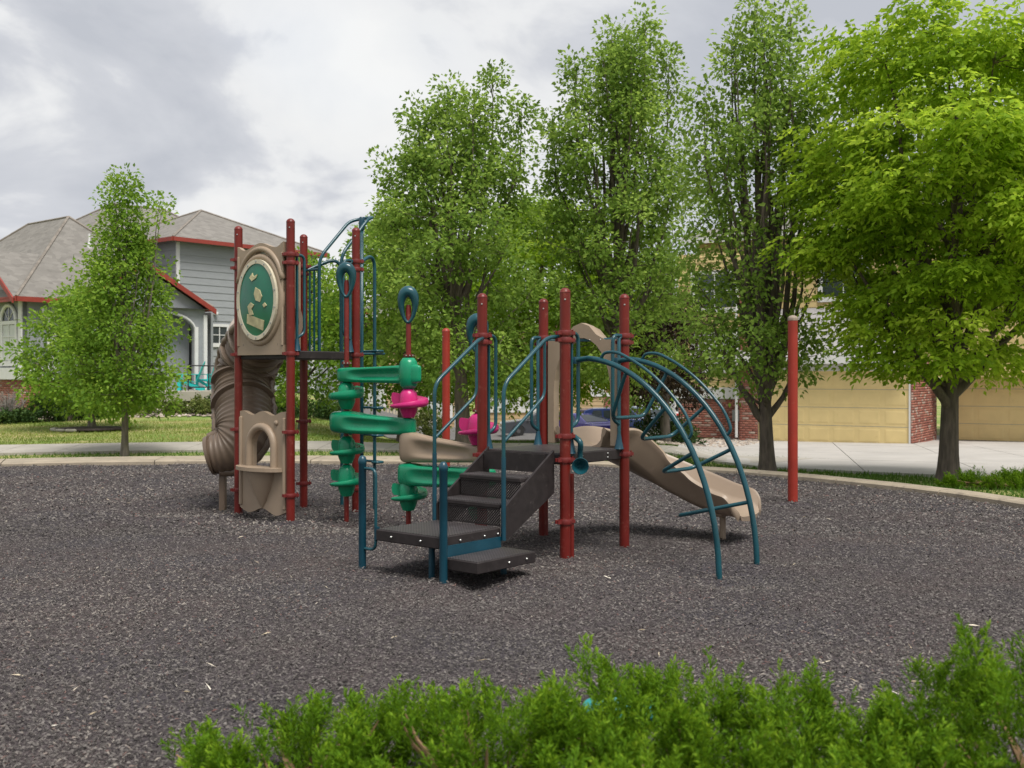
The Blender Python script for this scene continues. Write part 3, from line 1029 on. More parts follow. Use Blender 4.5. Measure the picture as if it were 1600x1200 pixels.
# --- talk tube on the near red post
tk = empty('talk_tube', parent=PS)
hx = Vector((0.045, -0.125, 0.815))
Mx = CAMDIR.to_track_quat('Z', 'Y').to_matrix()
MB().lathe([(.0001, -.075), (.022, -.075), (.024, -.05), (.036, -.015), (.060, .03), (.068, .042), (.071, .046), (.068, .050), (.058, .036), (.032, -.01), (.0001, -.03)], hx, 20, Mx).build('horn', TEAL, tk, True, 40)
MB().tube(spline([hx - CAMDIR * .05, hx - CAMDIR * .085 + Vector((0, 0, .03)), hx - CAMDIR * .08 + Vector((0, 0, .11)), hx - CAMDIR * .045 + Vector((0, .0, .19)), hx - CAMDIR * .075 + Vector((-.01, .05, .235))], 5), .0235, 12).build('horn_pipe', TEAL, tk, True, 50)
MB().tube([(.062, -.022, -.05), (.062, -.022, .74)], .022, 10).build('conduit', RED, tk, True, 50)

# --- window panel on the tower (oval green window)
bp = empty('window_panel', parent=PS)
vc = V0 + LV / 2
top = [(v, 2.93 + .07 * math.exp(-((v - vc) / .17) ** 2) + .055 * math.exp(-((abs(v - vc) - .40) / .07) ** 2)) for v in np.linspace(V0 + LV - .055, V0 + .055, 25)]
out = [(V0 + .055, 1.79), (V0 + LV - .055, 1.79)] + top
slot = [(vc + .13 * math.cos(R(a)), 2.865 + .045 * math.sin(R(a)) - .35 * (.13 * math.cos(R(a))) ** 2 * 6) for a in range(0, 360, 20)]
MB().prism(out, [slot], lambda a, b, t: (t, a, b), -.052, -.004).build('panel_board', TAN, bp)
for v_ in (V0 + .075, V0 + LV - .075):
    MB().box((-.02, v_, 2.38), (.09, .04, 1.0), 0, .012).build('panel_edge', TAN, bp)
oz, oa, ob = 2.385, .315, .405


def oval(a, b, k=48):
    return [(vc + .0 + a * math.cos(2 * math.pi * i / k), oz + b * math.sin(2 * math.pi * i / k)) for i in range(k)]


MB().tube([(-.045, v, z) for v, z in oval(oa + .055, ob + .06)], .036, 10, closed=True).build('oval_moulding', TAN, bp, True)
pts = [(-.05, vc + (oa + .10) * math.cos(R(a)), oz + .02 + (ob + .125) * math.sin(R(a))) for a in range(20, 161, 7)]
MB().tube(pts, .03, 10).build('arch_moulding', TAN, bp, True)
ring = MB().prism(oval(oa + .03, ob + .03), [oval(oa - .015, ob - .015)], lambda a, b, t: (t, a, b), -.105, -.05).build('window_ring', CREAM, bp)
for i in range(14):
    a = 2 * math.pi * (i + .5) / 14
    MB().lathe([(.0001, -.01), (.009, -.006), (.009, .006), (.0001, .01)], (-.106, vc + (oa + .008) * math.cos(a), oz + (ob + .008) * math.sin(a)), 8).build('bolt', METER, ring)
dome = MB(); V = []; F = []; kk = 40
for j in range(7):
    f = j / 6
    for i in range(kk):
        a = 2 * math.pi * i / kk
        V.append((-.095 - .03 * math.cos(f * math.pi / 2), vc + (oa - .01) * max(f, .001) * math.cos(a), oz + (ob - .01) * max(f, .001) * math.sin(a)))
for j in range(6):
    for i in range(kk):
        i2 = (i + 1) % kk
        F.append((j * kk + i, j * kk + i2, (j + 1) * kk + i2, (j + 1) * kk + i))
gw = dome.add(V, F).build('green_window', WINDOW_GREEN, bp, True)
patches = [[(-.15, -.23), (.13, -.15), (.15, -.25), (-.12, -.335)], [(-.02, .13), (-.09, .10), (-.13, .03), (-.10, -.03), (-.03, -.01), (0, .06)],
           [(.12, -.07), (.06, -.03), (.0, -.06), (.05, -.10), (.02, -.16), (.09, -.17)], [(.10, .24), (.05, .20), (-.02, .23), (-.04, .27), (.03, .25), (.05, .29)],
           [(-.14, -.06), (-.17, -.04), (-.20, -.07), (-.16, -.09)]]
for pa in patches:
    pp = [(vc + a, oz + b) for a, b in pa]
    f_ = lambda a, b, t: (-.098 - .03 * math.cos(min(1, math.hypot((a - vc) / oa, (b - oz) / ob)) * math.pi / 2) + t, a, b)
    MB().prism(pp, [], f_, -.006, .004).build('faded_sticker', STICKER, bp)
for i in range(4):
    MB().lathe([(.0001, -.012), (.017, -.01), (.017, .01), (.0001, .012)], (-.036, V0 + .15 + i * .2, 1.90), 10).build('bolt', BLACK, bp)

# --- play-shop panel below the window
sp = empty('counter_panel', parent=PS)
topw = [(v, 1.16 + .022 * math.cos((v - vc) / .355 * math.pi * 2)) for v in np.linspace(V0 + LV - .055, V0 + .055, 21)]
botw = [(v, .10 + .03 * math.cos((v - vc) / .355 * math.pi * 1.5)) for v in np.linspace(V0 + .055, V0 + LV - .055, 21)]
archh = [(vc + .17 * math.cos(R(a)), .80 + .17 * math.sin(R(a))) for a in range(0, 181, 12)] + [(vc - .17, .585), (vc + .17, .585)]
MB().prism(botw + topw, [archh], lambda a, b, t: (t, a, b), -.02, .035).build('panel_board', TAN, sp)
MB().tube([(-.03, vc + .215, .58), (-.03, vc + .215, .80)] + [(-.03, vc + .215 * math.cos(R(a)), .80 + .215 * math.sin(R(a))) for a in range(12, 169, 12)] + [(-.03, vc - .215, .80), (-.03, vc - .215, .58)], .042, 10).build('arch_moulding', TAN, sp, True, 50)
shelf = [(vc - .37, -.02), (vc + .37, -.02)] + [(vc + .37 * math.cos(R(a)), -.05 - .17 * math.sin(R(a))) for a in range(0, 181, 12)]
MB().prism(shelf, [], lambda a, b, t: (b, a, t), .545, .585).build('counter_shelf', TAN, sp)
V = []; F = []
for j, (z, f) in enumerate(((.545, 1), (.45, .92), (.34, .70), (.22, .36), (.13, .04))):
    for i in range(13):
        a = math.pi * i / 12
        V.append((-.02 - .13 * f * math.sin(a), vc + .20 * f * math.cos(a), z))
for j in range(4):
    for i in range(12):
        F.append((j * 13 + i, j * 13 + i + 1, (j + 1) * 13 + i + 1, (j + 1) * 13 + i))
MB().add(V, F).build('corbel', TAN, sp, True, 60)
MB().lathe([(.0001, -.018), (.025, -.016), (.032, -.0), (.0001, .0)], (-.02, vc - .24, 1.06), 12, Matrix.Rotation(R(90), 3, 'Y')).build('knob', TAN, sp, True)
for v_ in (V0 + .078, V0 + LV - .078):
    MB().box((-.0, v_, .63), (.085, .045, .98), 0, .012).build('panel_edge', TAN, sp)

# --- tube slide
ts = empty('tube_slide', parent=PS)
ctrl = [(-2.735, 12.385, 2.19), (-2.80, 12.52, 2.18), (-2.93, 12.84, 2.11), (-3.14, 13.20, 1.92), (-3.30, 13.36, 1.64), (-3.29, 13.20, 1.34), (-3.21, 12.96, 1.08), (-3.19, 12.80, 0.86), (-3.32, 12.74, 0.69), (-3.57, 12.72, 0.62)]
P = [w2l(p) for p in spline(ctrl, 34)]
n = len(P)
cum = [0.0]
for i in range(1, n): cum.append(cum[-1] + (P[i] - P[i - 1]).length)
tot = cum[-1]
fl = [.78, 1.14, 1.50, 1.84]
fr_ = frames(P)
sides = 36
V = []; F = []
rads = []
for i in range(n):
    s_ = cum[i]
    base = .335
    if s_ > tot - .62: base = .335 - .125 * ((s_ - tot + .62) / .62) ** 1.2
    rib = (.012 if s_ < tot - .75 else .006) * (1 - 2 * abs(math.sin(math.pi * s_ / .062)) ** 1.6)
    near = min(abs(s_ - f_) for f_ in fl)
    if near < .024: rib = .050
    elif near < .055: rib = -.004
    if s_ > tot - .04: rib = .02
    rads.append(base + rib)
    T, A, B = fr_[i]
    for k_ in range(sides):
        an = 2 * math.pi * k_ / sides
        V.append(P[i] + (A * math.cos(an) + B * math.sin(an)) * rads[-1])
for i in range(n):
    T, A, B = fr_[i]
    for k_ in range(sides):
        an = 2 * math.pi * k_ / sides
        V.append(P[i] + (A * math.cos(an) + B * math.sin(an)) * (rads[i] - .05))
o_ = n * sides
for i in range(n - 1):
    for k_ in range(sides):
        k2 = (k_ + 1) % sides
        F.append((i * sides + k_, i * sides + k2, (i + 1) * sides + k2, (i + 1) * sides + k_))
        F.append((o_ + i * sides + k2, o_ + i * sides + k_, o_ + (i + 1) * sides + k_, o_ + (i + 1) * sides + k2))
for i in (0, n - 1):
    for k_ in range(sides):
        k2 = (k_ + 1) % sides
        F.append((i * sides + k_, i * sides + k2, o_ + i * sides + k2, o_ + i * sides + k_))
MB().add(V, F).build('ribbed_tube', BROWN, ts, True, 60)
lat = E1 * 0 + w2l(R1W + Vector((-1, 0, 0)))     # picture-left in structure axes, horizontal
for sg in (1, -1):
    pp = []
    for i in range(70, n - 6, 4):
        T = fr_[i][0]
        L_ = lat * sg - T * T.dot(lat * sg)
        if L_.length < .35:
            L_ = (pp and lastL) or L_
        L_ = L_.normalized(); lastL = L_
        pp.append(P[i] + L_ * (rads[i] if abs(rads[i] - .385) > .02 else .335))
    MB().tube(pp, .052, 10).build('seam_flange', BROWN, ts, True, 60)
foot = P[-22]
MB().box((foot.x, foot.y, .17), (.11, .07, .46), R(40), .01).build('support_leg', BROWN, ts)
# entry panel seen behind the tower posts
MB().prism([(.06, LZ), (.86, LZ), (.86, 2.9), (.06, 2.9)], [[(.46 + .33 * math.cos(R(a)), 2.21 + .33 * math.sin(R(a))) for a in range(0, 360, 15)]],
           lambda a, b, t: (a, V0 + LV + t, b), -.02, .04).build('entry_panel', TAN, ts)

# --- back climber of the tower: side poles, rungs, pole with hoop
bc = empty('pole_climber', parent=PS)
CU, C0, C1 = LU + .415, V0 + .14, V0 + .71
for v, pv in ((C0, V0 + .02), (C1, V0 + LV - .02)):
    MB().tube(fillet([(CU, v, -.05), (CU, v, 3.0), (LU + .02, pv, 2.80)], .26, 10), .0205, 12).build('climber_pole', TEAL, bc, True, 50)
for z in (.56, .87, 1.19, 1.52, 1.85):
    MB().tube(fillet([(CU - .02, C1, z), (CU + .10, C1 - .03, z), (CU + .10, C0 - .06, z), (CU - .02, C0 - .06, z), (CU - .02, C0 + .02, z)], .06), .0145, 10).build('climber_rung', TEAL, bc, True, 50)
cvm = (C0 + C1) / 2
MB().tube(fillet([(LU, V0 + .63, LZ - .05), (LU, V0 + .63, 2.93), (CU + .02, V0 + .60, 3.40), (CU + .16, cvm + .1, 3.44), (CU + .16, cvm - .1, 3.44), (CU + .02, V0 + .27, 3.40), (LU, V0 + .25, 2.93), (LU, V0 + .25, LZ - .05)], .12), .0195, 12).build('hoop_rail', TEAL, bc, True, 50)
MB().tube([(CU + .06, cvm, -.05), (CU + .06, cvm, 3.42)], .021, 12).build('slide_pole', TEAL, bc, True)
MB().lathe([(.026, 3.28), (.036, 3.30), (.036, 3.42), (.026, 3.44)], (CU + .06, cvm, 0), 12).build('pole_socket', TEAL_D, bc, True, 40)
MB().tube([(LU, V0 + LV - .05, 2.80), (LU, V0 + .63, 2.80)], .0145, 10).build('barrier_rail', TEAL, bc)
for v in (V0 + .72, V0 + .80):
    MB().tube([(LU, v, LZ - .03), (LU, v, 2.80)], .0125, 8).build('barrier_bar', TEAL, bc)
MB().tube([(LU - .2, V0 + .2, LZ - .02), (CU + .12, V0 + .1, LZ - .01)], .013, 8).build('deck_brace', TEAL, bc)

# --- pod bridge between the decks
pb = empty('pod_bridge', parent=PS)
PA, PB, PC = (.41, 3.21), (.42, 2.29), (.41, 1.35)


def pod(pos, ztop, mat, rot, h=.29, flr=.175):
    p = empty_part = None
    prof = [(.035, 0)]
    for f, r in ((.06, .060), (.16, .083), (.30, .092), (.45, .095), (.60, .095), (.74, .090), (.88, .075), (1.0, .058)):
        prof.append((r, -f * h))
    prof = [(r, ztop + z) for r, z in prof]
    o = MB().lathe(prof, (pos[0], pos[1], 0), 24).build('pod', mat, pb, True, 60)
    V = []; F = []
    nseg = 36
    for i in range(nseg + 1):
        f = i / nseg
        a = rot + f * 2 * math.pi * .90
        zc = ztop - h * (.62 - .28 * f)
        ro = flr * (1.02 + .06 * math.sin(f * math.pi))
        th = .020 + .050 * f ** .8
        for (r, z) in ((.07, -.5), (ro * .9, -.5), (ro, -.25), (ro + .005, .1), (ro * .97, .45), (ro * .85, .5), (.07, .30)):
            V.append((pos[0] + r * math.cos(a), pos[1] + r * math.sin(a), zc + z * th * (1.7 if r > .1 else 2.0)))
    for i in range(nseg):
        for k_ in range(7):
            k2 = (k_ + 1) % 7
            F.append((i * 7 + k_, i * 7 + k2, (i + 1) * 7 + k2, (i + 1) * 7 + k_))
    F.append(tuple(range(7))); F.append(tuple(nseg * 7 + k_ for k_ in reversed(range(7))))
    MB().add(V, F).build('spiral_flange', mat, o, True, 50)


def beam(a, b, za, zb, ha, hb, wa, wb, ea, eb, mat, groove=.35, bow=0.0):
    """hollow-sided stepping beam between two posts; ea/eb: how far it reaches past the post axes"""
    A = Vector((a[0], a[1], 0)); B = Vector((b[0], b[1], 0))
    T = (B - A).normalized(); S = Vector((0, 0, 1)).cross(T)
    L_ = (B - A).length
    N_ = 34
    V = []; F = []
    cs = 48
    for i in range(N_ + 1):
        f = i / N_
        s_ = -ea + (L_ + ea + eb) * (0.5 - 0.5 * math.cos(math.pi * f))
        q = min(max(s_ / L_, 0), 1)
        w = wa + (wb - wa) * q; h = ha + (hb - ha) * q; z = za + (zb - za) * q
        ends = 1.0
        if s_ < 0: ends = math.sqrt(max(0, 1 - (s_ / -ea) ** 2)) if ea > 0 else 1
        if s_ > L_: ends = math.sqrt(max(0, 1 - ((s_ - L_) / eb) ** 2)) if eb > 0 else 1
        hz = h * (.42 + .58 * ends ** .5); w2 = max(w * ends, .002)
        mid = min(1, max(0, (q - .10) / .22)) * min(1, max(0, (.97 - q) / .14))
        off = bow * math.sin(math.pi * q)
        for k_ in range(cs):
            an = 2 * math.pi * k_ / cs
            c, sn = math.cos(an), math.sin(an)
            x = math.copysign(abs(c) ** .55, c) * w2
            y = math.copysign(abs(sn) ** .6, sn) * hz / 2
            g = 1 - groove * mid * math.exp(-(y / (hz * .24)) ** 4)
            if sn > .3: y -= .22 * hz * math.exp(-(x / (w2 * .55)) ** 4) * mid
            p = A + T * s_ + S * (x * g + off) + Vector((0, 0, z + y))
            V.append(p)
    for i in range(N_):
        for k_ in range(cs):
            k2 = (k_ + 1) % cs
            F.append((i * cs + k_, i * cs + k2, (i + 1) * cs + k2, (i + 1) * cs + k_))
    F.append(tuple(range(cs))); F.append(tuple(N_ * cs + k_ for k_ in reversed(range(cs))))
    return MB().add(V, F).build('stepping_beam', mat, pb, True, 60)


def thin_post(pos, ztop, zc):
    o = MB().lathe([(.0265, -.05), (.0265, ztop - .03), (.02, ztop), (.0001, ztop + .003)], (pos[0], pos[1], 0), 14).build('pod_post', RED, pb, True, 40)
    MB().lathe([(.03, zc - .015), (.05, zc - .012), (.052, zc + .012), (.03, zc + .016)], (pos[0], pos[1], 0), 16).build('collar', CLAMP, o, True, 40)
    for a in (200, 240, 280):
        MB().lathe([(.0001, -.008), (.008, -.006), (.008, .006), (.0001, .008)], (pos[0] + .052 * math.cos(R(a)), pos[1] + .052 * math.sin(R(a)), zc), 8).build('bolt', STEEL, o)


def hand_loop(pos, ztop, yaw):
    S = Vector((math.cos(yaw), math.sin(yaw), 0)); D = Vector((S.y, -S.x, 0))
    pts = []; rs = []
    for i in range(32):
        a = 2 * math.pi * i / 32
        c, s_ = math.cos(a), math.sin(a)
        zz = .155 * s_
        w = .070 * (1 + .22 * s_)
        f = (s_ + 1) / 2
        pts.append(Vector((pos[0], pos[1], ztop - .20)) + S * (w * c) + Vector((0, 0, zz)) + D * (.02))
        rs.append(.016 + .042 * f ** 1.5)
    MB().tube(pts, rs, 12, closed=True).build('hand_loop', TEAL, pb, True)


thin_post(PA, 2.58, 1.70); thin_post(PB, 2.28, 1.77); thin_post(PC, 1.97, 1.235)
for pp, z in ((PA, 2.76), (PB, 2.46), (PC, 2.15)):
    hand_loop(pp, z, R(-55))
beam(PA, PB, 1.575, 1.585, .155, .20, .085, .06, .12, .17, GREEN, .72)
MB().lathe([(.055, 1.435), (.085, 1.47), (.098, 1.55), (.098, 1.63), (.088, 1.70), (.06, 1.745), (.03, 1.75)], (PB[0], PB[1], 0), 24).build('barrel', GREEN, pb, True, 50)
pod(PA, 1.50, GREEN, R(40)); pod(PA, .925, GREEN, R(148)); pod(PA, .625, GREEN, R(152), .335)
beam(PA, PB, 1.075, 1.055, .24, .17, .165, .075, .20, .085, GREEN, .30, -.05)
pod(PB, 1.44, PINK, R(146), .295, .185)
beam(PB, PC, .85, .825, .315, .165, .09, .06, .10, .08, TAN, .66)
beam(PB, PC, .575, .60, .225, .20, .10, .15, .12, .20, GREEN, .3, -.05)
pod(PB, .53, GREEN, R(150), .32)
pod(PC, 1.21, PINK, R(146), .30, .185)
pod(PC, .52, GREEN, R(195), .32)

# --- freestanding red posts
for (x, d, lab) in ((3.415, 13.14, 'lone faded red metal post with pale rounded cap standing in the rubber mulch'),
                    (-0.995, 16.3, 'round red metal post standing behind the pod bridge, before the thick tree trunk')):
    r = empty('red_post', (x, d, 0)); tag(r, lab, 'post')
    if x > 0: post(0, 0, 2.30, .0595, RED_OLD, r, 'shaft', CAPGREY)
    else: post(0, 0, 2.28, .0595, RED_OLD, r, 'shaft')

# turquoise plaything half hidden behind the near juniper
tq = empty('turquoise_toy', tuple(at(975, 1052, 4.9))[:2] + (0.01,), R(25))
tag(tq, 'small turquoise plastic dish half hidden behind the juniper', 'toy')
MB().lathe([(.0001, .0), (.13, .0), (.17, .055), (.19, .06), (.19, .066), (.165, .062), (.125, .012), (.0001, .010)], (0, 0, 0), 24).build('dish', TURQ_TOY, tq, True, 40)

# ---------------------------------------------------------------- trees


def tube_arrays(path, radii, sides):
    P = [Vector(p) for p in path]
    fr__ = frames(P)
    V = []
    for i, p in enumerate(P):
        t, a, b = fr__[i]
        for k_ in range(sides):
            an = 2 * math.pi * k_ / sides
            V.append(p + (a * math.cos(an) + b * math.sin(an)) * radii[i])
    F = []
    for i in range(len(P) - 1):
        for k_ in range(sides):
            k2 = (k_ + 1) % sides
            F.append((i * sides + k_, i * sides + k2, (i + 1) * sides + k2, (i + 1) * sides + k_))
    return V, F


def leaves(C, Adir, size, wid, rng, droop=0.0, fold=0.18):
    """C centres (n,3), Adir (n,3) axis; kite leaves of two triangles"""
    n = len(C)
    A = Adir + rng.normal(0, 1, (n, 3)) * 0.0
    A = A / np.linalg.norm(A, axis=1, keepdims=True)
    nrm = rng.normal(0, 1, (n, 3)); nrm[:, 2] += 1.4
    S = np.cross(A, nrm); S /= np.maximum(np.linalg.norm(S, axis=1, keepdims=True), 1e-6)
    U = np.cross(S, A)
    L_ = size[:, None]; W = (size * wid)[:, None]
    V = np.stack([C, C + A * L_ * .45 + S * W + U * W * fold * 2, C + A * L_ - U * L_ * .05, C + A * L_ * .45 - S * W + U * W * fold * 2], 1).reshape(-1, 3)
    b = (np.arange(n) * 4)[:, None]
    F = np.concatenate([b + np.array([[0, 1, 2]]), b + np.array([[0, 2, 3]])])
    return V, F


def make_tree(name, label, base, H, r0, fork, prof, nl, leafn, lmat, bmat, seed, leaf=.07, lean=(0, 0), cat='tree', group=None,
              compound=False, start=(.0, .45), sec=9, clump=.17, lw=.33, multi=0, cx=0.0, tufts=230, flat=.75, spires=(), spire=0.0, stems=None, twigs=True):
    rng = np.random.default_rng(seed); rr = random.Random(seed)
    root = empty(name, base); tag(root, label, cat, group)
    zs = np.array([p[0] for p in prof]); rs = np.array([p[1] for p in prof])
    Vb, Fb = [], []

    def addtube(path, radii, sides):
        v, f = tube_arrays(path, radii, sides)
        o = len(Vb); Vb.extend(v); Fb.extend(tuple(i + o for i in q) for q in f)

    # trunk
    tp = []
    trad = []
    nt_ = 26
    ztop = H * (.80 if not multi else .40)
    for i in range(nt_ + 1):
        f = i / nt_
        z = f * ztop
        wob = .03 * H * .12
        x = cx * f + lean[0] * z + wob * math.sin(f * 7 + seed) * f; y = lean[1] * z + wob * math.cos(f * 6 + seed) * f
        tp.append(Vector((x, y, z - (.1 if i == 0 else 0))))
        fl_ = 1 + .45 * math.exp(-z / (r0 * 1.1))
        trad.append(max(.012, r0 * fl_ * (1 - .55 * min(1, z / max(fork, .1)) * .35) * (1 - max(0, (z - fork)) / (H - fork) * .95)))
    addtube(tp, trad, 10)

    def trunk_at(z):
        f = min(max(z / ztop, 0), 1) * nt_
        i = min(int(f), nt_ - 1)
        return tp[i].lerp(tp[i + 1], f - i), trad[i] + (trad[i + 1] - trad[i]) * (f - i)

    tw = []   # twig points: pos, dir, weight
    limb_pts = []
    az0 = rr.random() * 6.28
    limbs_ = []
    for i in range(nl):
        f = (i + .5) / nl
        zt = zs[0] + (H - zs[0]) * (f ** .8) * (1.0)
        az = az0 + i * 2.39996 + rr.uniform(-.35, .35)
        rad = float(np.interp(zt, zs, rs)) * rr.uniform(.78, 1.05)
        rad *= .80
        tgt = Vector((cx * zt / H + lean[0] * zt + rad * math.cos(az), lean[1] * zt + rad * math.sin(az), min(zt, H - .45)))
        zst = fork + max(0.0, (zt - fork)) * rr.uniform(*start)
        zst = min(zst, ztop * .97)
        limbs_.append((zst, tgt))
    for st in (stems or []):
        limbs_.append((st[0], Vector(st[1])))
    for zst, tgt in limbs_:
        p0, tr0 = trunk_at(zst)
        d = tgt - p0
        ln = d.length
        mid_ = p0 + Vector((d.x * .55, d.y * .55, d.z * .38)) + Vector((rr.uniform(-.06, .06), rr.uniform(-.06, .06), 0)) * ln
        if tgt.z < p0.z + .3: mid_ = p0 + Vector((d.x * .5, d.y * .5, d.z * .3 + .12 * ln))
        pts = []
        for k_ in range(9):
            t = k_ / 8
            pts.append(p0 * (1 - t) ** 2 + mid_ * 2 * t * (1 - t) + tgt * t * t + Vector((rr.uniform(-1, 1), rr.uniform(-1, 1), rr.uniform(-1, 1))) * .014 * ln * (0 < k_ < 8))
        rl = min(tr0 * .72, .016 + .016 * ln)
        if any(st[0] == zst for st in (stems or [])): rl = min(tr0 * .75, rl * 1.7)
        addtube(pts, [max(.005, rl * (1 - .86 * k_ / 8)) for k_ in range(9)], 6)
        limb_pts += [(p, k_) for k_, p in enumerate(pts) if k_ >= 2]
    for j in range(14):
        limb_pts.append((trunk_at(ztop * (.5 + .5 * j / 13))[0], 4))
    LP = np.array([tuple(p) for p, _ in limb_pts])
    # leaf tufts through the crown, each on a twig from the nearest limb
    nt2 = tufts
    zc = rng.uniform(zs[0] - .15, H, nt2 * 4)
    keep = rng.random(nt2 * 4) < (np.interp(zc, zs, rs) / rs.max()) ** 1.2 + .06
    zc = zc[keep][:nt2]; nt2 = len(zc)
    azc = rng.random(nt2) * 2 * np.pi
    lump = 1 + .17 * np.sin(azc * 3 + zc * 1.9 + seed) + .14 * np.sin(azc * 5 - zc * 3.1 + seed * 2)
    rc = np.interp(zc, zs, rs) * (.30 + .70 * rng.random(nt2) ** .55) * lump
    TC = np.stack([cx * zc / H + lean[0] * zc + rc * np.cos(azc), lean[1] * zc + rc * np.sin(azc), zc], -1)
    sp_ = []
    for sx_, sy_, sz_ in spires:                      # leafy leaders standing out of the top of the crown
        for q_ in range(11):
            dz_ = 2.3 * (q_ / 10) ** 1.2
            sp_.append((sx_ * (1 - .05 * dz_) + rr.gauss(0, .03 + .10 * dz_), sy_ * (1 - .05 * dz_) + rr.gauss(0, .03 + .10 * dz_), sz_ - .12 - dz_))
        limb_pts += [(Vector((sx_ * .95, sy_ * .95, sz_ - .5 - .45 * q_)), 5) for q_ in range(5)]
        st0, tr_ = trunk_at(min(fork + .25 * (sz_ - fork), ztop * .9))
        top_ = Vector((sx_, sy_, sz_ - .25))
        addtube([st0, st0.lerp(top_, .35) + Vector((sx_ * .2, sy_ * .2, 0)), Vector((sx_ * .97, sy_ * .97, st0.z + (top_.z - st0.z) * .7)), top_], [.045, .034, .018, .005], 6)
    if sp_: TC = np.concatenate([TC, np.array(sp_)]); LP = np.array([tuple(p) for p, _ in limb_pts])
    for p, k_ in limb_pts:
        if k_ == 8: TC = np.concatenate([TC, [tuple(p + Vector((0, 0, .12)))]])
    nt2 = len(TC)
    for q_ in range(nt2):
        c = TC[q_]
        dl = LP - c
        dist = np.sqrt((dl ** 2).sum(1)) + .5 * np.maximum(0, dl[:, 2])
        k_ = int(dist.argmin())
        p = Vector(LP[k_]); e_ = Vector(c)
        m2_ = p.lerp(e_, .55) + Vector((rr.uniform(-.04, .04), rr.uniform(-.04, .04), -.06 * (e_ - p).length))
        if twigs: addtube([p, m2_, e_], [.010, .007, .003], 4)
        dd = (e_ - m2_).normalized() if (e_ - m2_).length > 1e-4 else Vector((0, 0, 1))
        tw.append((e_, dd))
    raw_obj('trunk', [tuple(v) for v in Vb], Fb, bmat, root, True)
    TP = np.array([tuple(t[0]) for t in tw]); TD = np.array([tuple(t[1]) for t in tw])
    n = leafn
    pick = rng.integers(0, len(TP), n)
    ctint = rng.random(len(TP))
    if not compound:
        tsz = clump * (.75 + .6 * rng.random(len(TP)))
        O = rng.normal(0, 1, (n, 3)); O *= np.minimum(1, 1.7 / np.linalg.norm(O, axis=1, keepdims=True))
        C = TP[pick] + O * tsz[pick][:, None] * np.array([1, 1, flat])
        A = TD[pick] * .3 + O * .7 + rng.normal(0, 1, (n, 3)) * .55
        A[:, 2] -= .35
        sz = leaf * (.6 + .7 * rng.random(n))
        V, F = leaves(C, A, sz, lw, rng)
        ti = .55 * rng.random(n) + .45 * ctint[pick]
        tint = np.repeat(ti, 4)
    else:
        tsz = clump * (.75 + .6 * rng.random(len(TP)))
        O = rng.normal(0, 1, (n, 3)); O *= np.minimum(1, 1.7 / np.linalg.norm(O, axis=1, keepdims=True))
        C = TP[pick] + O * tsz[pick][:, None] * np.array([1.15, 1.15, .55])
        az = np.arctan2(O[:, 1], O[:, 0]) + rng.normal(0, .7, n)
        rad_out = C[:, :2] - np.array([cx * .5, 0]); rad_out /= np.maximum(np.linalg.norm(rad_out, axis=1, keepdims=True), .05)
        D = np.stack([np.cos(az) * .8 + rad_out[:, 0] * .6, np.sin(az) * .8 + rad_out[:, 1] * .6, rng.normal(-.25, .3, n)], -1)
        D /= np.linalg.norm(D, axis=1, keepdims=True)
        S = np.cross(D, np.array([0, 0, 1.0])); S /= np.maximum(np.linalg.norm(S, axis=1, keepdims=True), 1e-5)
        rl = leaf * 2.3 * (.7 + .5 * rng.random(n))
        CC, AA, SZ, TI = [], [], [], []
        ti = .45 * rng.random(n) + .55 * ctint[pick]
        for f, sgn in ((.35, 1), (.35, -1), (.7, 1), (.7, -1), (1.0, 0)):
            c = C + D * (rl * f)[:, None]; c[:, 2] -= .25 * rl * f * f
            a = D * (.55 if sgn else 1.0) + S * sgn * .75 + rng.normal(0, .28, (n, 3)); a[:, 2] -= .4
            CC.append(c); AA.append(a); SZ.append(leaf * (.75 + .45 * rng.random(n))); TI.append(ti)
        CC = np.concatenate(CC); AA = np.concatenate(AA); SZ = np.concatenate(SZ); ti = np.concatenate(TI)
        V, F = leaves(CC, AA, SZ, .27, rng, fold=.12)
        tint = np.repeat(np.clip(ti + rng.normal(0, .06, len(ti)), 0, 1), 4)
    raw_obj('crown', V, F, lmat, root, False, tint)
    return root


def gp(x, d, off=-.02):
    return (x, d, gz(x, d) + off)


make_tree('young_pear_tree', 'small slender tree with two leafy spires growing beside the pavement before the grey house', gp(-7.6, 21.2), 5.55, .075, .95,
          [(1.0, .7), (1.5, 1.0), (2.1, 1.05), (2.8, .9), (3.5, .68), (4.3, .38), (5.5, .05)], 20, 19000, LEAF_B, BARK_L, 11, leaf=.085, clump=.19, start=(.0, .5), cx=.45, lean=(-.09, 0), tufts=150,
          stems=[(1.2, (.72, -.1, 4.6)), (1.5, (.6, .2, 4.9))])
make_tree('lawn_tree', 'low bushy tree rooted in a bark mulch ring on the front lawn', gp(-10.95, 28.2), 3.7, .10, 1.0,
          [(.7, 1.2), (1.3, 1.7), (2.2, 1.5), (3.0, .9), (3.7, .2)], 14, 13000, LEAF_B, BARK_L, 12, leaf=.11, clump=.25, cx=-.35, tufts=90)
make_tree('leaning_lawn_tree', 'small open tree with a forked leaning trunk seen behind the red tower posts', gp(-5.55, 28.5), 4.6, .09, 1.1,
          [(1.0, .9), (1.8, 1.35), (3.0, 1.2), (4.0, .7), (4.6, .2)], 12, 10000, LEAF_B, BARK, 13, leaf=.11, clump=.24, cx=.25, tufts=75)
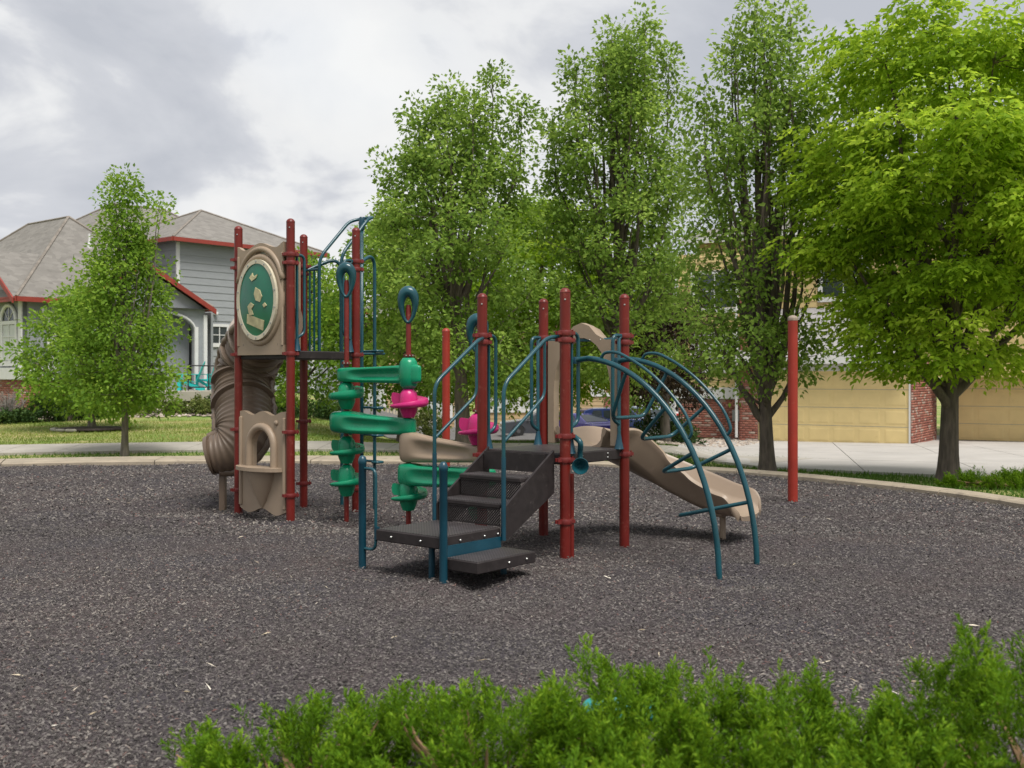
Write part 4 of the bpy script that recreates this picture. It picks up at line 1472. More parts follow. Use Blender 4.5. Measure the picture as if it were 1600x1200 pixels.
make_tree('pear_tree', 'thick-trunked pear tree with ragged spires behind the pod bridge', gp(-.97, 22), 7.2, .165, 1.55,
          [(1.45, 1.3), (2.3, 1.7), (3.6, 1.75), (4.8, 1.55), (5.8, 1.15), (6.6, .75), (7.2, .3)], 26, 29000, LEAF_A, BARK, 14, leaf=.10, clump=.20, start=(.0, .40), cx=-.3, tufts=185, spires=[(-.91, -.2, 7.05), (-.26, .3, 7.65), (.59, -.3, 7.75), (1.17, .2, 7.3), (-1.55, .1, 6.0), (.2, -.7, 7.1)])
make_tree('pear_tree', 'broad bright green tree crowded behind the thick-trunked pear, left of its trunk', gp(-2.75, 27), 6.0, .12, 1.6,
          [(1.2, 1.4), (2.4, 1.9), (3.8, 1.8), (5.0, 1.1), (6.0, .4)], 16, 19000, LEAF_B, BARK, 24, leaf=.12, clump=.28, tufts=120)
make_tree('pear_tree', 'tall dense pear tree rising behind the slide hood', gp(2.25, 23), 8.7, .15, 1.7,
          [(1.7, 1.2), (2.6, 1.5), (4.4, 1.6), (6.2, 1.4), (7.4, .95), (8.2, .5), (8.7, .2)], 28, 34000, LEAF_A, BARK, 15, leaf=.10, clump=.20, start=(.0, .42), tufts=205, spires=[(-.92, -.2, 8.3), (-.1, .3, 9.1), (.55, -.3, 9.2), (1.12, .2, 8.6), (-1.35, .3, 7.2), (.2, -.8, 8.5)])
make_tree('ash_tree', 'bright leafy ash whose low drooping crown hangs behind the right deck posts', gp(.75, 27), 6.2, .13, 2.2,
          [(1.3, 1.5), (2.2, 1.9), (3.8, 1.8), (5.2, 1.2), (6.2, .4)], 16, 9000, LEAF_C, BARK, 25, leaf=.12, clump=.30, compound=True, tufts=110)
make_tree('pear_tree', 'tall thin-crowned pear with many upright stems by the driveway edge', gp(4.33, 18.3), 7.6, .135, 1.0,
          [(1.6, 1.05), (2.4, 1.3), (4.0, 1.3), (5.4, 1.15), (6.5, .8), (7.1, .45), (7.6, .2)], 24, 21000, LEAF_A, BARK, 16, leaf=.09, clump=.19, start=(.0, .25), tufts=165, cx=-.2, spires=[(-1.1, -.1, 6.6), (-.55, .3, 7.6), (.33, -.2, 7.9), (.80, .2, 6.9), (-.1, -.6, 7.3), (-.2, .1, 8.2)],
          stems=[(.86, (-.95, -.2, 2.5)), (.92, (.65, -.1, 2.2)), (1.0, (-.35, .2, 5.0)), (1.0, (.3, -.1, 5.4)), (1.05, (.05, .25, 6.2))])
make_tree('ash_tree', 'big bright green ash with a forked trunk beside the driveway', gp(6.62, 16.4), 6.95, .155, 1.28,
          [(1.95, 1.15), (2.5, 1.6), (3.4, 1.85), (4.4, 2.05), (5.4, 2.1), (6.3, 1.9), (6.95, 1.3)], 26, 17500, LEAF_C, BARK, 17, leaf=.105, clump=.27, compound=True, start=(.0, .55), cx=.15, tufts=175,
          stems=[(1.1, (-1.1, -.5, 2.7)), (1.25, (-1.5, .2, 3.5)), (1.3, (1.5, -.4, 3.2))])
make_tree('plum_tree', 'small dark purple-leaved tree before the brick townhouse', gp(3.75, 26.5), 3.7, .13, 1.3,
          [(1.3, .9), (2.0, 1.2), (3.0, 1.0), (3.7, .4)], 12, 9000, LEAF_P, BARK_L, 18, leaf=.10, clump=.24, tufts=70)
make_tree('pear_tree', 'distant green tree standing beyond the parked cars', gp(6.5, 52), 9, .2, 2.0,
          [(2, 2.2), (4, 3), (6.5, 2.4), (9, .6)], 14, 11000, LEAF_A, BARK, 19, leaf=.22, clump=.5, tufts=80)

# bark mulch ring round the lawn tree
x, d = -10.95, 28.2
mr = empty('mulch_ring', (x, d, gz(x, d)))
tag(mr, 'dark round bark mulch bed with pale edging under the lawn tree', 'mulch bed')
rim = [(.95, .012), (.80, .05), (.3, .07), (.0001, .075)]
MB().lathe(rim, (0, 0, -.01), 26).build('mulch', MULCH_RING, mr, True)
for i in range(9, 14):
    a = 2 * math.pi * i / 18
    MB().box((.98 * math.cos(a), .98 * math.sin(a), .01), (.30, .08, .07), a + math.pi / 2, .02).build('edging_stone', CONCRETE, mr)

# ---------------------------------------------------------------- shrubs


def shrub(name, label, base, rx, ry, rz_, n, mat, seed, leaf=.05, cat='shrub', group=None, stem=BARK):
    rng = np.random.default_rng(seed)
    root = empty(name, base); tag(root, label, cat, group)
    # clumps spread through the volume
    nc = max(20, n // 45)
    d_ = rng.normal(0, 1, (nc, 3)); d_ /= np.linalg.norm(d_, axis=1, keepdims=True)
    d_[:, 2] = np.abs(d_[:, 2]) * 1.0 - .12
    rr_ = (.55 + .45 * rng.random(nc) ** .5)[:, None] * (1 + .12 * rng.normal(0, 1, (nc, 1)))
    CC = d_ * rr_ * np.array([rx, ry, rz_]) + np.array([0, 0, rz_ * .12])
    pk = rng.integers(0, nc, n)
    s_ = min(rx, rz_) * .14
    C = CC[pk] + rng.normal(0, s_, (n, 3)); C[:, 2] = np.maximum(C[:, 2], .02)
    A = d_[pk] * .7 + rng.normal(0, .7, (n, 3)); A[:, 2] += .25
    V, F = leaves(C, A, leaf * (.6 + .8 * rng.random(n)), .33, rng)
    t = rng.random(nc)
    raw_obj('foliage', V, F, mat, root, False, np.repeat(.5 * rng.random(n) + .5 * t[pk], 4))
    mb = MB()
    for i in range(7):
        q = CC[rng.integers(0, nc)] * .8
        mb.tube([(0, 0, -.05), (q[0] * .4, q[1] * .4, q[2] * .5), tuple(q)], [.02, .014, .006], 5)
    mb.build('stems', stem, root)
    return root


bl = [(34, 654, 31, .34, .38, LEAF_S, 'small dark rounded shrub edging the lawn beneath the brick bay'),
      (72, 655, 31.5, .50, .85, LEAF_S, 'upright dark evergreen shrub at the corner of the brick bay'),
      (108, 652, 32, .62, .72, LEAF_S, 'wide dark evergreen shrub beside the lawn tree trunk'),
      (132, 652, 33, .60, .80, LEAF_S, 'tall dark shrub in the shade of the lawn tree'),
      (0, 658, 30.5, .35, .36, LEAF_S, 'little round green shrub next to bare twigs'),
      (236, 642, 34, .66, .68, LEAF_S2, 'loose green shrub below the porch, by the slender tree'),
      (276, 641, 34, .34, .36, LEAF_S2, 'low clipped shrub below the porch steps'),
      (317, 642, 34, .42, .48, LEAF_S2, 'rounded shrub below the turquoise chairs'),
      (335, 640, 35, .40, .45, LEAF_S, 'dark rounded shrub beside the tube slide below the porch'),
      (440, 652, 33.5, .55, .60, LEAF_S, 'bushy dark shrub seen between the red tower posts'),
      (488, 660, 33.5, .80, .52, LEAF_S, 'long dark green hedge shrub behind the tower'),
      (520, 660, 34.5, .70, .55, LEAF_S, 'dark green hedge shrub beside the pod bridge posts'),
      (665, 676, 31, .62, .95, LEAF_S2, 'yellowish flowering shrub seen under the pink pod'),
      (1025, 700, 27, .75, .65, LEAF_S, 'dark spreading shrub behind the slide'),
      (1062, 694, 28.5, .55, .5, LEAF_S, 'low dark shrub at the foot of the purple tree')]
for i, (px, py, d, r, h, mt, lab) in enumerate(bl):
    x = (px - 800) * d / FPX
    shrub('shrub', lab, gp(x, d, -.05), r, r, h, 2600, mt, 100 + i, .075)
# bare twiggy bush
tb = empty('bare_bush', gp((12 - 800) * 31.5 / FPX, 31.5)); tag(tb, 'leafless grey twiggy bush in front of the brick base', 'bush')
mb = MB(); r9 = random.Random(3)
for i in range(170):
    a = r9.random() * 6.28; el = r9.uniform(.5, 1.4); ln = r9.uniform(.5, .95)
    e_ = Vector((math.cos(a) * math.cos(el), math.sin(a) * math.cos(el), math.sin(el))) * ln
    m2_ = e_ * .5 + Vector((r9.gauss(0, .04), r9.gauss(0, .04), .03))
    mb.tube([(0, 0, 0), m2_, e_], [.009, .006, .003], 4, False)
    for k_ in range(3):
        f = r9.uniform(.5, 1)
        p = m2_.lerp(e_, f); mb.tube([p, p + Vector((r9.gauss(0, .1), r9.gauss(0, .1), r9.uniform(.02, .14)))], [.004, .002], 3, False)
mb.build('twigs', TWIG, tb)


# junipers: feathery sprays on arching branches
def juniper(label, base, rx, ry, h, nspray, seed, size=1.0, lmat=LEAF_J):
    rng = np.random.default_rng(seed)
    root = empty('juniper', base); tag(root, label, 'juniper')
    npl = max(14, nspray // 13)
    a = rng.random(npl) * 2 * np.pi
    q = rng.random(npl) ** .55
    bx = q * np.cos(a) * rx; by = q * np.sin(a) * ry
    hump = .80 + .20 * np.sin(bx * 5.1 + seed) * np.cos(by * 4.3 + seed * 2) + rng.normal(0, .06, npl)
    top = np.maximum(.08, h * np.sqrt(np.clip(1 - (q * .90) ** 2, 0, 1)) * hump)
    ptip = np.stack([bx, by, top], -1)
    pdir = np.stack([np.cos(a) * .35 * q + rng.normal(0, .22, npl), np.sin(a) * .35 * q + rng.normal(0, .22, npl), np.ones(npl)], -1)
    pdir /= np.linalg.norm(pdir, axis=1, keepdims=True)
    pk = rng.integers(0, npl, nspray)
    g_ = rng.random(nspray) ** 1.3                       # 0 at the plume tip, 1 at its foot
    off = rng.normal(0, 1, (nspray, 3)) * (.012 + .075 * g_)[:, None] * size
    tip = ptip[pk] - pdir[pk] * (g_ * np.minimum(top[pk] * .9, .34 * size))[:, None] + off
    tip[:, 2] = np.maximum(tip[:, 2], .03)
    on = off / np.maximum(np.linalg.norm(off, axis=1, keepdims=True), 1e-4)
    dirv = pdir[pk] * 1.0 + on * (.15 + .55 * g_)[:, None] + rng.normal(0, .15, (nspray, 3))
    dirv[:, 2] = np.maximum(dirv[:, 2], .1)
    dirv /= np.linalg.norm(dirv, axis=1, keepdims=True)
    ln = size * (.07 + .09 * rng.random(nspray))
    start_ = tip - dirv * ln[:, None] * .5
    # sub-sprays
    ns = 12
    CC, AA, SS, TT = [], [], [], []
    st = rng.random(nspray)
    for j in range(ns):
        f = (j + 1) / ns
        sd = rng.normal(0, 1, (nspray, 3)); sd -= dirv * (sd * dirv).sum(1, keepdims=True); sd /= np.linalg.norm(sd, axis=1, keepdims=True)
        c0 = start_ + dirv * (ln * f)[:, None]
        l2 = ln * (.42 * (1.15 - f * .8))
        dd = dirv * .8 + sd * .65
        for m3 in range(6):
            g = m3 / 6
            c = c0 + dd * (l2 * g)[:, None]
            CC.append(c); AA.append(dd + rng.normal(0, .30, (nspray, 3))); SS.append(size * .021 * (.7 + .6 * rng.random(nspray))); TT.append(.35 * st + .30 * rng.random(nspray) + .35 * f * (.5 + .5 * g))
    C = np.concatenate(CC); A = np.concatenate(AA); S = np.concatenate(SS); T = np.concatenate(TT)
    V, F = leaves(C, A, S, .13, rng)
    raw_obj('foliage', V, F, lmat, root, False, np.repeat(T, 4))
    mb = MB()
    for i in range(26):
        j = rng.integers(0, nspray)
        t = tip[j] * .96
        mb.tube([(0, 0, -.03), (t[0] * .5, t[1] * .5, t[2] * .35 + .03), (t[0] * .85, t[1] * .85, t[2] * .75), tuple(t)], [.016, .012, .007, .003], 5)
    mb.build('branches', material('juniper_wood', (0.26, 0.16, 0.085), 0.85, .3, 12.0), root)
    return root


juniper('low ragged juniper at the thin end of the near juniper row', (-.80, 4.02, 0), .50, .42, .38, 420, 31)
juniper('bushy green juniper next to the ragged end one in the near row', (-.10, 3.85, 0), .62, .50, .50, 760, 32)
juniper('feathery juniper in the near row with the turquoise dish behind it', (.62, 3.85, 0), .62, .52, .63, 860, 33)
juniper('lower juniper filling the dip between the two tallest near junipers', (1.16, 3.62, 0), .52, .48, .52, 600, 34)
juniper('dense tall juniper at the full end of the near row', (1.88, 3.75, 0), .72, .55, .68, 1000, 35)
juniper('juniper mat on the near side of the row, beneath the feathery one', (.30, 3.05, 0), .95, .45, .42, 430, 36)
juniper('juniper mat on the near side of the row, beneath the dense tall one', (1.45, 3.05, 0), .85, .45, .42, 400, 37)
juniper('spreading green juniper in the grass strip beside the ash trunk', gp(7.15, 15.3), 1.05, .5, .20, 700, 38, 1.1)

# ---------------------------------------------------------------- grass and stones


def grass(name, label, n, region, mat, hmin, hmax, seed, patch=True):
    rng = np.random.default_rng(seed)
    x0, x1, y0, y1 = region[0]
    x = x0 + (x1 - x0) * rng.random(n); y = y0 + (y1 - y0) * rng.random(n)
    k_ = point_in(region[1], x, y)
    x, y = x[k_], y[k_]; n = len(x)
    z = ground_z(x, y) - .03
    h = hmin + (hmax - hmin) * rng.random(n)
    a = rng.random(n) * 2 * np.pi
    w = h * .16
    bx = np.stack([np.cos(a) * w, np.sin(a) * w, np.zeros(n)], -1)
    c = np.stack([x, y, z], -1)
    ln_ = rng.normal(0, .45, (n, 2)) * h[:, None]
    tp_ = c + np.stack([ln_[:, 0], ln_[:, 1], h], -1)
    V = np.stack([c - bx, c + bx, tp_], 1).reshape(-1, 3)
    F = np.arange(n * 3).reshape(-1, 3)
    pt = .5 + .5 * np.sin(x * .9 + 1.3 * np.sin(y * .7)) * np.cos(y * 1.1 + np.sin(x * .6 + 2)) if patch else .3
    t = np.clip(.45 * rng.random(n) + .55 * pt, 0, 1)
    o = raw_obj(name, V, F, mat, None, False, np.repeat(t, 3))
    return tag(o, label, 'grass', kind='stuff')


lawn_poly = [(p.x, p.y + .05) for p in B_[:13]] + [(-3, 30), (-6, 33), (-14, 31), (-19, 29), (-22, 24)]
grass('lawn_grass', 'patchy green and straw coloured lawn grass before the grey house', 75000, ((-21, 2, 21, 33.5), lawn_poly), GRASS, .03, .07, 41)
mid_poly = [(p.x, p.y + .05) for p in B_[10:]] + [(5, 25.5), (1, 28.5), (-3, 30)]
grass('verge_grass', 'green grass verge beyond the pavement under the pear trees', 22000, ((-6, 7, 22, 31), mid_poly), GRASS_R, .03, .08, 42, False)
out_in = []
strip_in = [EDGE_S[j] + outward(j) * (kerb_width(EDGE_S[j]) + .0) for j in range(25, 90)]
strip_poly = [(p.x, p.y) for p in strip_in] + [(11.5, 13.6), (9.2, 15.55), (7.6, 16.95), (6.0, 18.3), (4.6, 19.85), (3.4, 22), (2, 22)]
grass('strip_grass', 'narrow green grass strip between the kerb and the driveway', 60000, ((0, 12, 4, 22), strip_poly), GRASS_R, .04, .09, 43, False)
nb_in = [EDGE_S[j] + outward(j) * (kerb_width(EDGE_S[j])) for j in list(range(180, 190)) + list(range(0, 31))]
nb_poly = [(p.x, p.y) for p in nb_in] + [(p.x, p.y) for p in reversed(A_[:16])]
grass('path_grass', 'thin grass line between the kerb and the pavement', 20000, ((-13, 3, 18, 23), nb_poly), GRASS_R, .03, .07, 44, True)


def stones(name, label, n, poly, seed, r0=.03, r1=.09):
    rng = np.random.default_rng(seed)
    xs = [p[0] for p in poly]; ys = [p[1] for p in poly]
    x = rng.uniform(min(xs), max(xs), n); y = rng.uniform(min(ys), max(ys), n)
    k_ = point_in(poly, x, y); x, y = x[k_], y[k_]; n = len(x)
    z = ground_z(x, y)
    base = np.array([(1, 0, 0), (0, 1, 0), (-1, 0, 0), (0, -1, 0), (0, 0, 1), (0, 0, -1)], float)
    sc = (r0 + (r1 - r0) * rng.random((n, 1, 1))) * np.array([1, 1, .6]) * (.7 + .6 * rng.random((n, 6, 3)))
    V = (base[None] * sc + np.stack([x, y, z], -1)[:, None]).reshape(-1, 3)
    fc = np.array([(0, 1, 4), (1, 2, 4), (2, 3, 4), (3, 0, 4)])
    F = ((np.arange(n) * 6)[:, None, None] + fc[None]).reshape(-1, 3)
    tag(raw_obj(name, V, F, STONE, None, False, np.repeat(rng.random(n), 6)), label, 'stones', kind='stuff')


stones('rock_mulch', 'brown river stones bedded before the brick townhouse', 5000, [(3.4, 24.5), (6.5, 30), (8.2, 34.3), (6, 36), (3.6, 28)], 51)
stones('rock_mulch', 'pale river stones along the foot of the grey house', 7000, [(-19, 29.5), (-15, 32), (-12, 33), (-8.5, 33.5), (-7.5, 35), (-12, 36.5), (-17, 34), (-20, 32)], 52)

# ---------------------------------------------------------------- grey house on the left
HO = Vector((-14.87, 35.5, 0))
HZ = gz(-14.5, 35.5)
GH = empty('grey_house', (HO.x, HO.y, 0), TH)
tag(GH, 'grey lap-sided house with red trim and brown hip roofs beyond the lawn', 'house')


def local_house(p):
    q = Vector((p[0], p[1], 0)) - HO
    return (q.dot(E1), q.dot(E2))


def siding(parent, a, b, z0, z1, nrm, mat, cut=None, pitch=.20, th=.022):
    """lap boards between plan points a and b; nrm points outwards; cut(z) -> list of (s0, s1) spans along the wall"""
    a = Vector((a[0], a[1], 0)); b = Vector((b[0], b[1], 0)); nv = Vector((nrm[0], nrm[1], 0))
    L_ = (b - a).length; T = (b - a) / L_
    z = z0
    while z < z1 - .02:
        zt = min(z + pitch, z1)
        for s0, s1 in (cut(z, zt) if cut else [(0, L_)]):
            if s1 - s0 < .04: continue
            p, q = a + T * s0, a + T * s1
            bo, to = nv * (th + .004), nv * .006
            V = [p + bo + Vector((0, 0, z)), q + bo + Vector((0, 0, z)), q + to + Vector((0, 0, zt + .01)), p + to + Vector((0, 0, zt + .01)),
                 p + Vector((0, 0, z)), q + Vector((0, 0, z)), q + Vector((0, 0, zt + .01)), p + Vector((0, 0, zt + .01))]
            MB().add(V, [(0, 1, 2, 3), (4, 7, 6, 5), (0, 4, 5, 1), (3, 2, 6, 7), (0, 3, 7, 4), (1, 5, 6, 2)]).build('siding_board', mat, parent)
        z = zt


def bricks(parent, a, b, z0, z1, nrm, seed, depth=.10, name='brickwork'):
    a = Vector((a[0], a[1], 0)); b = Vector((b[0], b[1], 0)); nv = Vector((nrm[0], nrm[1], 0)).normalized()
    L_ = (b - a).length; T = (b - a) / L_
    rng = random.Random(seed)
    c = (a + b) / 2 - nv * depth / 2
    core = MB().add([p + n_ + Vector((0, 0, z)) for p in (a, b) for n_ in (Vector(), -nv * depth) for z in (z0, z1)],
                    [(0, 1, 3, 2), (4, 6, 7, 5), (0, 4, 5, 1), (2, 3, 7, 6), (0, 2, 6, 4), (1, 5, 7, 3)]).build(name, MORTAR, parent)
    V = []; F = []; tn = []
    z = z0; row = 0
    while z + .06 < z1:
        s_ = -(.105 if row % 2 else 0)
        while s_ < L_:
            s0, s1 = max(s_, 0), min(s_ + .2, L_)
            if s1 - s0 > .03:
                o = len(V); pr = .010 + .006 * rng.random()
                for zz in (z, z + .064):
                    for s2 in (s0, s1):
                        for dd in (-.01, pr): V.append(tuple(a + T * s2 + nv * dd + Vector((0, 0, zz))))
                F += [(o, o + 2, o + 6, o + 4), (o + 1, o + 5, o + 7, o + 3), (o, o + 1, o + 3, o + 2), (o + 4, o + 6, o + 7, o + 5), (o, o + 4, o + 5, o + 1), (o + 2, o + 3, o + 7, o + 6)]
                tn += [rng.random()] * 8
            s_ += .21
        z += .075; row += 1
    o = raw_obj('bricks', V, F, BRICK, core, False, tn); o['kind'] = 'stuff'
    return core


def plane_box(parent, name, mat, a, b, z0, z1, nrm, d0, d1):
    """box on a wall: from plan a to b, heights z0..z1, from d0 to d1 along the outward normal"""
    a = Vector((a[0], a[1], 0)); b = Vector((b[0], b[1], 0)); nv = Vector((nrm[0], nrm[1], 0)).normalized()
    V = [p + nv * d + Vector((0, 0, z)) for p in (a, b) for d in (d0, d1) for z in (z0, z1)]
    return MB().add(V, [(0, 1, 3, 2), (4, 6, 7, 5), (0, 4, 5, 1), (2, 3, 7, 6), (0, 2, 6, 4), (1, 5, 7, 3)]).build(name, mat, parent)


def window(parent, a, T, s0, s1, z0, z1, nrm, cols=2, rows=2, trim=.11, glass=GLASS):
    a = Vector((a[0], a[1], 0)); T = Vector((T[0], T[1], 0)).normalized()
    p = lambda s: a + T * s
    w = plane_box(parent, 'window', WHITE, p(s0), p(s1), z0, z0 + .07, nrm, .0, .07)
    plane_box(w, 'frame_top', WHITE, p(s0 - trim), p(s1 + trim), z1, z1 + trim, nrm, .0, .06)
    plane_box(w, 'sill', WHITE, p(s0 - trim), p(s1 + trim), z0 - trim * .8, z0 - .002, nrm, .0, .075)
    for s_ in (s0 - trim, s1): plane_box(w, 'frame_side', WHITE, p(s_), p(s_ + trim), z0, z1, nrm, .0, .058)
    for i in range(cols):
        for j in range(rows):
            sa, sb = s0 + (s1 - s0) * i / cols, s0 + (s1 - s0) * (i + 1) / cols
            za, zb = z0 + .07 + (z1 - z0 - .07) * j / rows, z0 + .07 + (z1 - z0 - .07) * (j + 1) / rows
            plane_box(w, 'pane', glass, p(sa + .018), p(sb - .018), za + .018, zb - .018, nrm, .012, .026)
    bars = MB()
    for i in range(cols + 1):
        s_ = s0 + (s1 - s0) * i / cols
        nv = Vector((nrm[0], nrm[1], 0)).normalized()
        bars.box(tuple(p(s_) + nv * .03 + Vector((0, 0, (z0 + z1) / 2))), (.034, .034, z1 - z0), 0)
    for j in range(1, rows):
        z = z0 + .07 + (z1 - z0 - .07) * j / rows
        q = (p(s0) + p(s1)) / 2
        nv = Vector((nrm[0], nrm[1], 0)).normalized()
        bars.box(tuple(q + nv * .03 + Vector((0, 0, z))), (s1 - s0, .03, .03), math.atan2(T.y, T.x))
    bars.build('muntins', WHITE, w)
    return w


def hip_roof(parent, x0, x1, y0, y1, ze, zr, over=.45, name='roof', shin=SHINGLE, trim=REDTRIM, short=None):
    """hip roof in house axes; ridge along the longer side"""
    X0, X1, Y0, Y1 = x0 - over, x1 + over, y0 - over, y1 + over
    w, l = X1 - X0, Y1 - Y0
    if abs(w - l) < .05: ra = rb = ((X0 + X1) / 2, (Y0 + Y1) / 2)
    elif w > l: ra, rb = (X0 + l / 2, (Y0 + Y1) / 2), (X1 - l / 2, (Y0 + Y1) / 2)
    else: ra, rb = ((X0 + X1) / 2, Y0 + w / 2), ((X0 + X1) / 2, Y1 - w / 2)
    E = [(X0, Y0, ze), (X1, Y0, ze), (X1, Y1, ze), (X0, Y1, ze)]
    V = E + [ra + (zr,), rb + (zr,)] + [(a, b, c - .12) for a, b, c in E]
    if w >= l: F = [(0, 1, 5, 4), (1, 2, 5), (2, 3, 4, 5), (3, 0, 4)]
    else: F = [(0, 1, 4), (1, 2, 5, 4), (2, 3, 5), (3, 0, 4, 5)]
    F += [(0, 6, 7, 1), (1, 7, 8, 2), (2, 8, 9, 3), (3, 9, 6, 0), (9, 8, 7, 6)]
    ro = MB().add(V, F).build(name, shin, parent)
    for i in range(4):
        a, b = Vector(E[i]), Vector(E[(i + 1) % 4])
        t = (b - a).normalized(); nv = Vector((t.y, -t.x, 0))
        plane_box(ro, 'fascia', trim, a.to_2d().to_tuple() if False else (a.x, a.y), (b.x, b.y), ze - .15, ze + .01, (nv.x, nv.y), .003, .06)
    caps = MB()
    pairs = ((0, 4), (3, 4), (1, 5), (2, 5)) if w >= l else ((0, 4), (1, 4), (2, 5), (3, 5))
    for a, b in pairs:
        caps.tube([Vector(V[a]) + Vector((0, 0, .01)), Vector(V[b]) + Vector((0, 0, .01))], .055, 5)
    if ra != rb: caps.tube([Vector(V[4]), Vector(V[5])], .055, 5)
    caps.build('ridge_cap', RIDGECAP, ro)
    return ro


# two-storey block
A0 = local_house((-13.2, 42.5))
AX, AY = A0
EZ = 6.92
W1 = 6.9
bw = plane_box(GH, 'wall', SIDING, (AX, AY), (AX + W1, AY), .3, EZ, (0, -1), -.16, 0)
wu = AX + 1.60      # small square window


def cut1(z, zt):
    if zt > 2.70 and z < 3.60: return [(0, wu - AX - .12), (wu - AX + .86, W1)]
    return [(0, W1)]


siding(bw, (AX, AY), (AX + W1, AY), .9, EZ - .05, (0, -1), SIDING, cut1, .285)
window(bw, (AX, AY), (1, 0), wu - AX, wu - AX + .74, 2.78, 3.52, (0, -1))
plane_box(bw, 'corner_trim', WHITE, (AX - .03, AY), (AX + .12, AY), .9, EZ, (0, -1), .0, .05)
plane_box(bw, 'corner_trim', WHITE, (AX + W1 - .12, AY), (AX + W1 + .03, AY), .9, EZ, (0, -1), .0, .05)
MB().box((AX + 1.75, AY - .1, 4.05), (.16, .16, .12), 0, .02).build('wall_lamp', WHITE, bw)
bw2 = plane_box(GH, 'wall', SIDING, (AX, AY), (AX, AY + W1), .3, EZ, (-1, 0), -.16, 0)
siding(bw2, (AX, AY), (AX, AY + W1), 4.2, EZ - .05, (-1, 0), SIDING, None, .285)
plane_box(GH, 'wall', STUCCO, (AX + W1, AY), (AX + W1, AY + W1), .3, EZ, (1, 0), -.16, 0)
rf = hip_roof(GH, AX, AX + W1, AY, AY + W1, EZ, 8.75)
# lower side wing of the block towards the verge
plane_box(GH, 'wall', SIDING, (AX + W1 + .02, AY + 1.2), (AX + W1 + 3.6, AY + 1.2), .0, 4.6, (0, -1), -.16, 0)
plane_box(GH, 'wall', SIDING, (AX + W1 + 3.6, AY + 1.2), (AX + W1 + 3.6, AY + 6), .0, 4.6, (1, 0), -.16, 0)
hip_roof(GH, AX + W1 - .5, AX + W1 + 3.6, AY + 1.2, AY + 6, 4.6, 6.3, .4, 'wing_roof')
# rear block with the highest ridge
cxy = local_house((-17.7, 47))
hip_roof(GH, cxy[0] - 3.2, cxy[0] + 6.5, cxy[1] - 3.6, cxy[1] + 3.6, 6.3, 9.05, .5, 'rear_roof')
plane_box(GH, 'rear_wall', SIDING, (cxy[0] - 3.8, cxy[1] - 3.6), (cxy[0] + 6.5, cxy[1] - 3.6), 3, 6.85, (0, -1), -.16, 0)
plane_box(GH, 'rear_wall', SIDING, (cxy[0] - 3.8, cxy[1] - 3.6), (cxy[0] - 3.8, cxy[1] + 3.6), 3, 6.85, (-1, 0), -.16, 0)
# single-storey wing with the arched bay window
B0 = local_house((-15.86, 35.0))
BX, BY = B0
WE = 4.02
wing = plane_box(GH, 'wing_wall', STUCCO, (BX, BY), (BX, BY + 8.5), .35, WE, (-1, 0), -.16, 0)
ret = plane_box(GH, 'wing_wall', STUCCO, (BX, BY), (BX + 6.2, BY), .35, WE, (0, -1), -.16, 0)
bricks(wing, (BX - .02, BY), (BX - .02, BY + 4.5), .35, 1.42, (-1, 0), 61)
bricks(ret, (BX, BY - .02), (BX + 2.9, BY - .02), .35, 1.42, (0, -1), 62)
plane_box(wing, 'sill_band', WHITE, (BX, BY - .12), (BX, BY + 4.5), 1.42, 1.80, (-1, 0), .0, .14)
plane_box(ret, 'sill_band', WHITE, (BX - .12, BY), (BX + .75, BY), 1.42, 1.78, (0, -1), .0, .12)
plane_box(wing, 'corner_trim', WHITE, (BX, BY), (BX, BY + .2), 1.8, WE, (-1, 0), .0, .05)
plane_box(ret, 'corner_trim', WHITE, (BX + .95, BY), (BX + 1.15, BY), 1.4, WE - .1, (0, -1), .0, .05)
MB().tube(fillet([(BX + .55, BY - .22, 3.75), (BX + .62, BY - .22, 3.55), (BX + .82, BY - .1, 3.42), (BX + .82, BY - .1, .5)], .1), .045, 8).build('downspout', WHITE, ret, True, 50)
siding(ret, (BX + 1.15, BY), (BX + 2.9, BY), 1.45, WE, (0, -1), SIDING, None, .2)
# arched window
wa = window(wing, (BX, BY), (0, 1), .42, 1.32, 1.95, 3.22, (-1, 0), 2, 3, .12, BLIND)
arc = [(BX - .045, BY + .87 + .51 * math.cos(R(a)), 3.36 + .50 * math.sin(R(a))) for a in range(0, 181, 12)]
MB().tube(arc, .065, 8).build('arch_trim', WHITE, wa, True, 60)
fan = [(.87 + .45 * math.cos(R(a)), 3.36 + .44 * math.sin(R(a))) for a in range(0, 181, 12)]
MB().prism(fan, [], lambda a, b, t: (BX - t, BY + a, b), .01, .025).build('fan_light', GLASS, wa)
fm = MB()
for a in (45, 90, 135): fm.tube([(BX - .035, BY + .87, 3.36), (BX - .035, BY + .87 + .46 * math.cos(R(a)), 3.36 + .45 * math.sin(R(a)))], .014, 4)
fm.build('fan_bars', WHITE, wa)
# wing roof: broad hip with ridge along the wing
wr_ = hip_roof(GH, BX + .0, BX + 6.6, BY, BY + 9.6, WE + .05, 7.35, .38, 'wing_roof')
